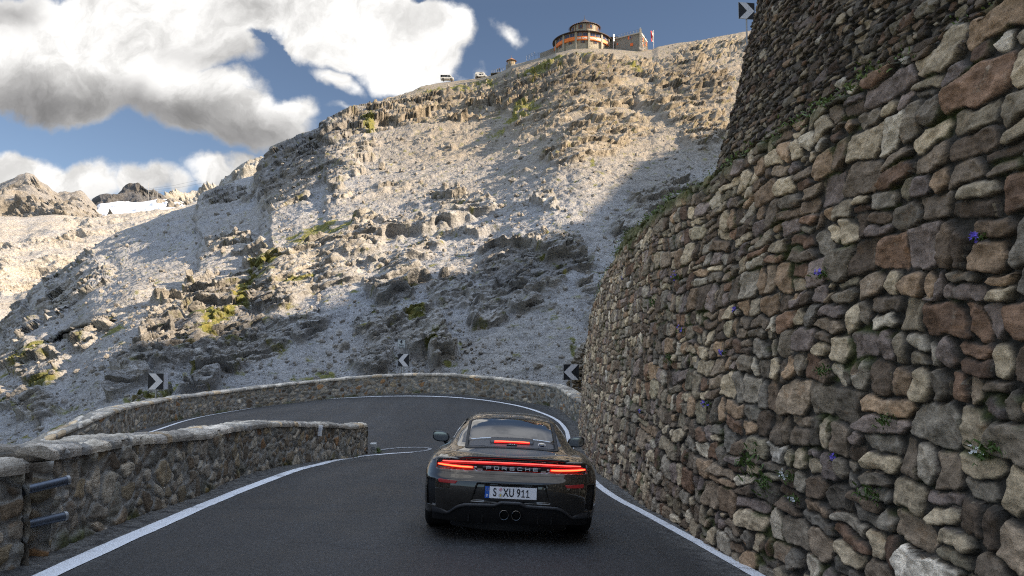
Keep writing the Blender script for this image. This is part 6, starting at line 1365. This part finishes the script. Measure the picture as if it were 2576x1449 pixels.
FL = [(1708, 694, 'violet', 0.12, 'violet bellflowers high on the far part of the retaining wall'), (2076, 692, 'violet', 0.10, 'violet bellflowers on a tan square stone at mid height of the wall'), (1858, 780, 'violet', 0.10, 'violet bellflowers in a joint near the middle of the retaining wall'),
      (1722, 832, 'violet', 0.12, 'violet bellflowers left of the middle of the retaining wall'), (1825, 888, 'violet', 0.08, 'tiny violet bellflower tuft just below the middle of the wall'), (1618, 1040, 'violet', 0.12, 'violet bellflowers low on the wall above the car mirror'), (1785, 1016, 'violet', 0.10, 'violet bellflowers low on the wall right of the car roof'),
      (2112, 1150, 'violet', 0.08, 'violet flowers beside the white blossoms on the wall'), (1572, 700, 'violet', 0.10, 'violet flower at the far upper edge of the retaining wall'), (2470, 596, 'violet', 0.06, 'faint violet flowers near the right edge of the photo'),
      (1990, 1196, 'white', 0.13, 'white blossoms hanging from a joint low on the wall'), (2010, 1255, 'white', 0.09, 'small white blossoms under the larger white clump'), (2480, 1140, 'white', 0.06, 'white blossoms at the far right of the wall'),
      (1912, 1165, 'moss', 0.22, 'large hanging green moss clump low on the wall'), (1935, 1215, 'moss', 0.14, 'green moss tail below the large moss clump'), (2200, 1240, 'moss', 0.10, 'green tuft low on the right part of the wall'), (2080, 930, 'moss', 0.07, 'yellow green tuft between dark stones right of the middle'),
      (1690, 900, 'moss', 0.10, 'green tuft in the middle of the far wall face'), (1650, 760, 'moss', 0.16, 'grassy tuft on the upper far face of the wall'), (2240, 1060, 'moss', 0.07, 'mossy ledge tuft under the big grey stone on the right'), (2500, 1130, 'moss', 0.09, 'green moss patch at the right edge of the photo')]
for px, py, k, s_, lab in FL: clump(px, py, k, s_ * (0.8 if k == 'moss' else 0.5), lab, 'moss on the retaining wall' if k == 'moss' else k + ' flowers on the retaining wall')
def ledge_grass():
    g = MB(); e = LV[-2]; 
    for i in range(0, len(e), 2):
        y = e[i][1]
        if not (2.2 < y < 24): continue
        t = 0.5 + 0.5 * math.sin(y * 1.9) * math.sin(y * 0.7 + 1); n = int((1 + 4 * t) * (1 if y < 12 else 1.6))
        blades(g, (e[i][0] + 0.03, y, e[i][2] + 0.0), n, 0.10, 0.03 + 0.055 * t, 0.35, 0.005 + 0.0005 * y, (-0.25, -0.1))
    o = g.build('ledge_grass', M_grass); tag(o, 'strip of green grass growing along the ledge of the retaining wall', 'grass', kind='stuff')
ledge_grass()
def plant_by_stone():
    p = onroad(948, 1138); root = empty('weed_plant', (p[0], p[1], float(G(*p)))); tag(root, 'low yellow green weed growing beside the marker stone', 'plant'); g = MB(); blades(g, (0, 0, 0.02), 160, 0.12, 0.10, 0.3, 0.008, (0, 0)); g.build('leaves', M_grass, root)
plant_by_stone()
# ------------------------------------------------------------------ loose rock
def rock_verts(r, sd, sub=2):
    bm = bmesh.new(); bmesh.ops.create_icosphere(bm, subdivisions=sub, radius=1); V = np.array([v.co[:] for v in bm.verts]); F_ = np.array([[v.index for v in f.verts] for f in bm.faces]); bm.free()
    R_ = np.random.RandomState(sd)
    for _ in range(9):
        n = R_.normal(size=3); n /= np.linalg.norm(n); t = R_.uniform(0.45, 0.8); d = V @ n; V = V - np.maximum(d - t, 0)[:, None] * n * 0.92
    V = V * (1 + 0.10 * fbm(V * 1.7 + sd, 3)[:, None]); return V * np.array(r), F_
BO = [(1444, 113, (0.42, 0.4, 0.62), 'tall pale pointed rock in front of the round restaurant', 31), (1466, 120, (0.5, 0.4, 0.35), 'broken grey rock below the sign band of the restaurant', 33), (1497, 117, (0.36, 0.3, 0.26), 'rounded white rock in front of the restaurant wall', 35), (1612, 128, (0.45, 0.4, 0.5), 'dark rock under the right corner of the restaurant wing', 37), (1422, 124, (0.4, 0.35, 0.35), 'grey rock left of the pale pointed rock by the restaurant', 39),
      (866, 872, (0.75, 0.6, 0.62), 'large pale grey boulder on the slope left of the turn number plate', 4), (1352, 928, (0.75, 0.5, 0.30), 'flat slanting grey slab lying on the scree left of the right arrow sign', 7), (1414, 906, (0.36, 0.3, 0.28), 'pale rounded stone just above the right arrow sign', 9),
      (1293, 458, (0.62, 0.5, 0.42), 'white boulder alone on the sunlit scree', 12), (962, 410, (0.55, 0.5, 0.8), 'upright white rock on the sunlit upper left scree', 14), (1532, 318, (0.7, 0.6, 0.4), 'pale boulder high on the slope below the restaurant', 17),
      (832, 886, (0.30, 0.25, 0.22), 'small white stone left of the large pale boulder', 21), (1168, 872, (0.5, 0.4, 0.3), 'angular white block in the shade right of the turn number plate', 23), (1200, 480, (0.45, 0.4, 0.3), 'small pale boulder in the middle of the sunlit slope', 25), (845, 905, (0.26, 0.2, 0.18), 'round stone below the large pale boulder', 28)]
for px, py, r, lab, sd_ in BO:
    p = slope_at(px, py); k = np.argmin(((MP[:NW] - p) ** 2).sum(-1)); q = MP[:NW].reshape(-1, 3)[k]
    V_, F_ = rock_verts(np.array(r) * (q[1] / 42 if q[1] < 60 else q[1] / 50) * 0.62, sd_, 3); c = np.zeros((len(V_), 3)); c[:, 0] = 0.3; c[:, 2] = 0.5
    o = mesh_np('boulder', V_, F_, M_boul if 'M_boul' in globals() else None, smooth=False, cols={'Col': c}); 
    if 'M_boul' not in globals(): M_boul = slope_material('boulder_rock', (1.0, 1.0, 1.0), 2.0); o.data.materials.clear(); o.data.materials.append(M_boul)
    o.location = (q[0], q[1] - 0.1, q[2] + V_[:, 2].max() * 0.35); o.rotation_euler = (0, 0.3 * (sd_ % 3 - 1), sd_); tag(o, lab, 'boulder', 'boulders lying on the slope')
def scree_stones(n=20000):
    R_ = np.random.RandomState(3); _b = bmesh.new(); bmesh.ops.create_icosphere(_b, subdivisions=1, radius=0.55); base = np.array([v.co[:] for v in _b.verts]); Fc = np.array([[v.index for v in f.verts] for f in _b.faces]); _b.free()
    nu = MP.shape[1]; i = (R_.rand(n) ** 1.25 * (NW - 8)).astype(int) + 3; j = (R_.rand(n) * (nu - 2)).astype(int); clus = fbm(MP[i, j] * 0.12 + 60, 3); keep = R_.rand(n) < 0.35 + 1.3 * np.clip(clus + 0.15, 0, 1); i, j = i[keep], j[keep]; n = len(i)
    P = MP[i, j]; Y = P[:, 1]; s = np.minimum(Y, 45 + 0.45 * Y) * (0.0011 + 0.0048 * R_.rand(n) ** 6) * 1.3
    V_ = base[None] * (1 + 0.55 * (R_.rand(n, 12, 1) - 0.5)) * (s[:, None, None]) * (0.5 + 0.9 * R_.rand(n, 1, 3)); a = R_.rand(n) * 6.28; b = (R_.rand(n) - 0.5) * 1.4
    ca, sa = np.cos(a)[:, None], np.sin(a)[:, None]; cb, sb = np.cos(b)[:, None], np.sin(b)[:, None]
    X, Y_, Z = V_[..., 0], V_[..., 1], V_[..., 2]; X, Z = X * cb - Z * sb, X * sb + Z * cb; X, Y_ = X * ca - Y_ * sa, X * sa + Y_ * ca
    V_ = np.stack([X, Y_, Z], -1) + P[:, None] + np.array([0, 0, 0.25])[None, None] * s[:, None, None]
    F_ = (Fc[None] + 12 * np.arange(n)[:, None, None]).reshape(-1, 3); col = np.zeros((n, 12, 3)); col[..., 0] = (R_.rand(n) * 0.5)[:, None]; col[..., 2] = 0.5
    o = mesh_np('scree_stones', V_.reshape(-1, 3), F_, M_boul, smooth=False, cols={'Col': col.reshape(-1, 3)}); tag(o, 'loose pale stones scattered all over the scree slope', 'stones', kind='stuff')
scree_stones()
def rubble():
    R_ = np.random.RandomState(8); Vs = []; Fs = []; b = 0
    for k in range(170):
        px = 1432 + R_.rand() * 44; py = 985 - R_.rand() ** 0.8 * (60 + 70 * (px - 1432) / 44); V_, F_ = rock_verts(np.array([0.16, 0.15, 0.11]) * R_.uniform(0.6, 1.5), k, 1); p = at(px, py, 29.4 + R_.rand() * 0.5 + (985 - py) * 0.006)
        Vs.append(V_ + np.array(p)); Fs.append(F_ + b); b += len(V_)
    o = mesh_np('rubble', np.vstack(Vs), np.vstack(Fs), M_rub2, smooth=False); tag(o, 'heap of brown loose stones at the foot of the high wall behind the arrow sign', 'stones', kind='stuff')
M_rub2 = stone_simple('brown_rubble', (0.12, 0.10, 0.085), (0.32, 0.28, 0.22), 4.0)
rubble()
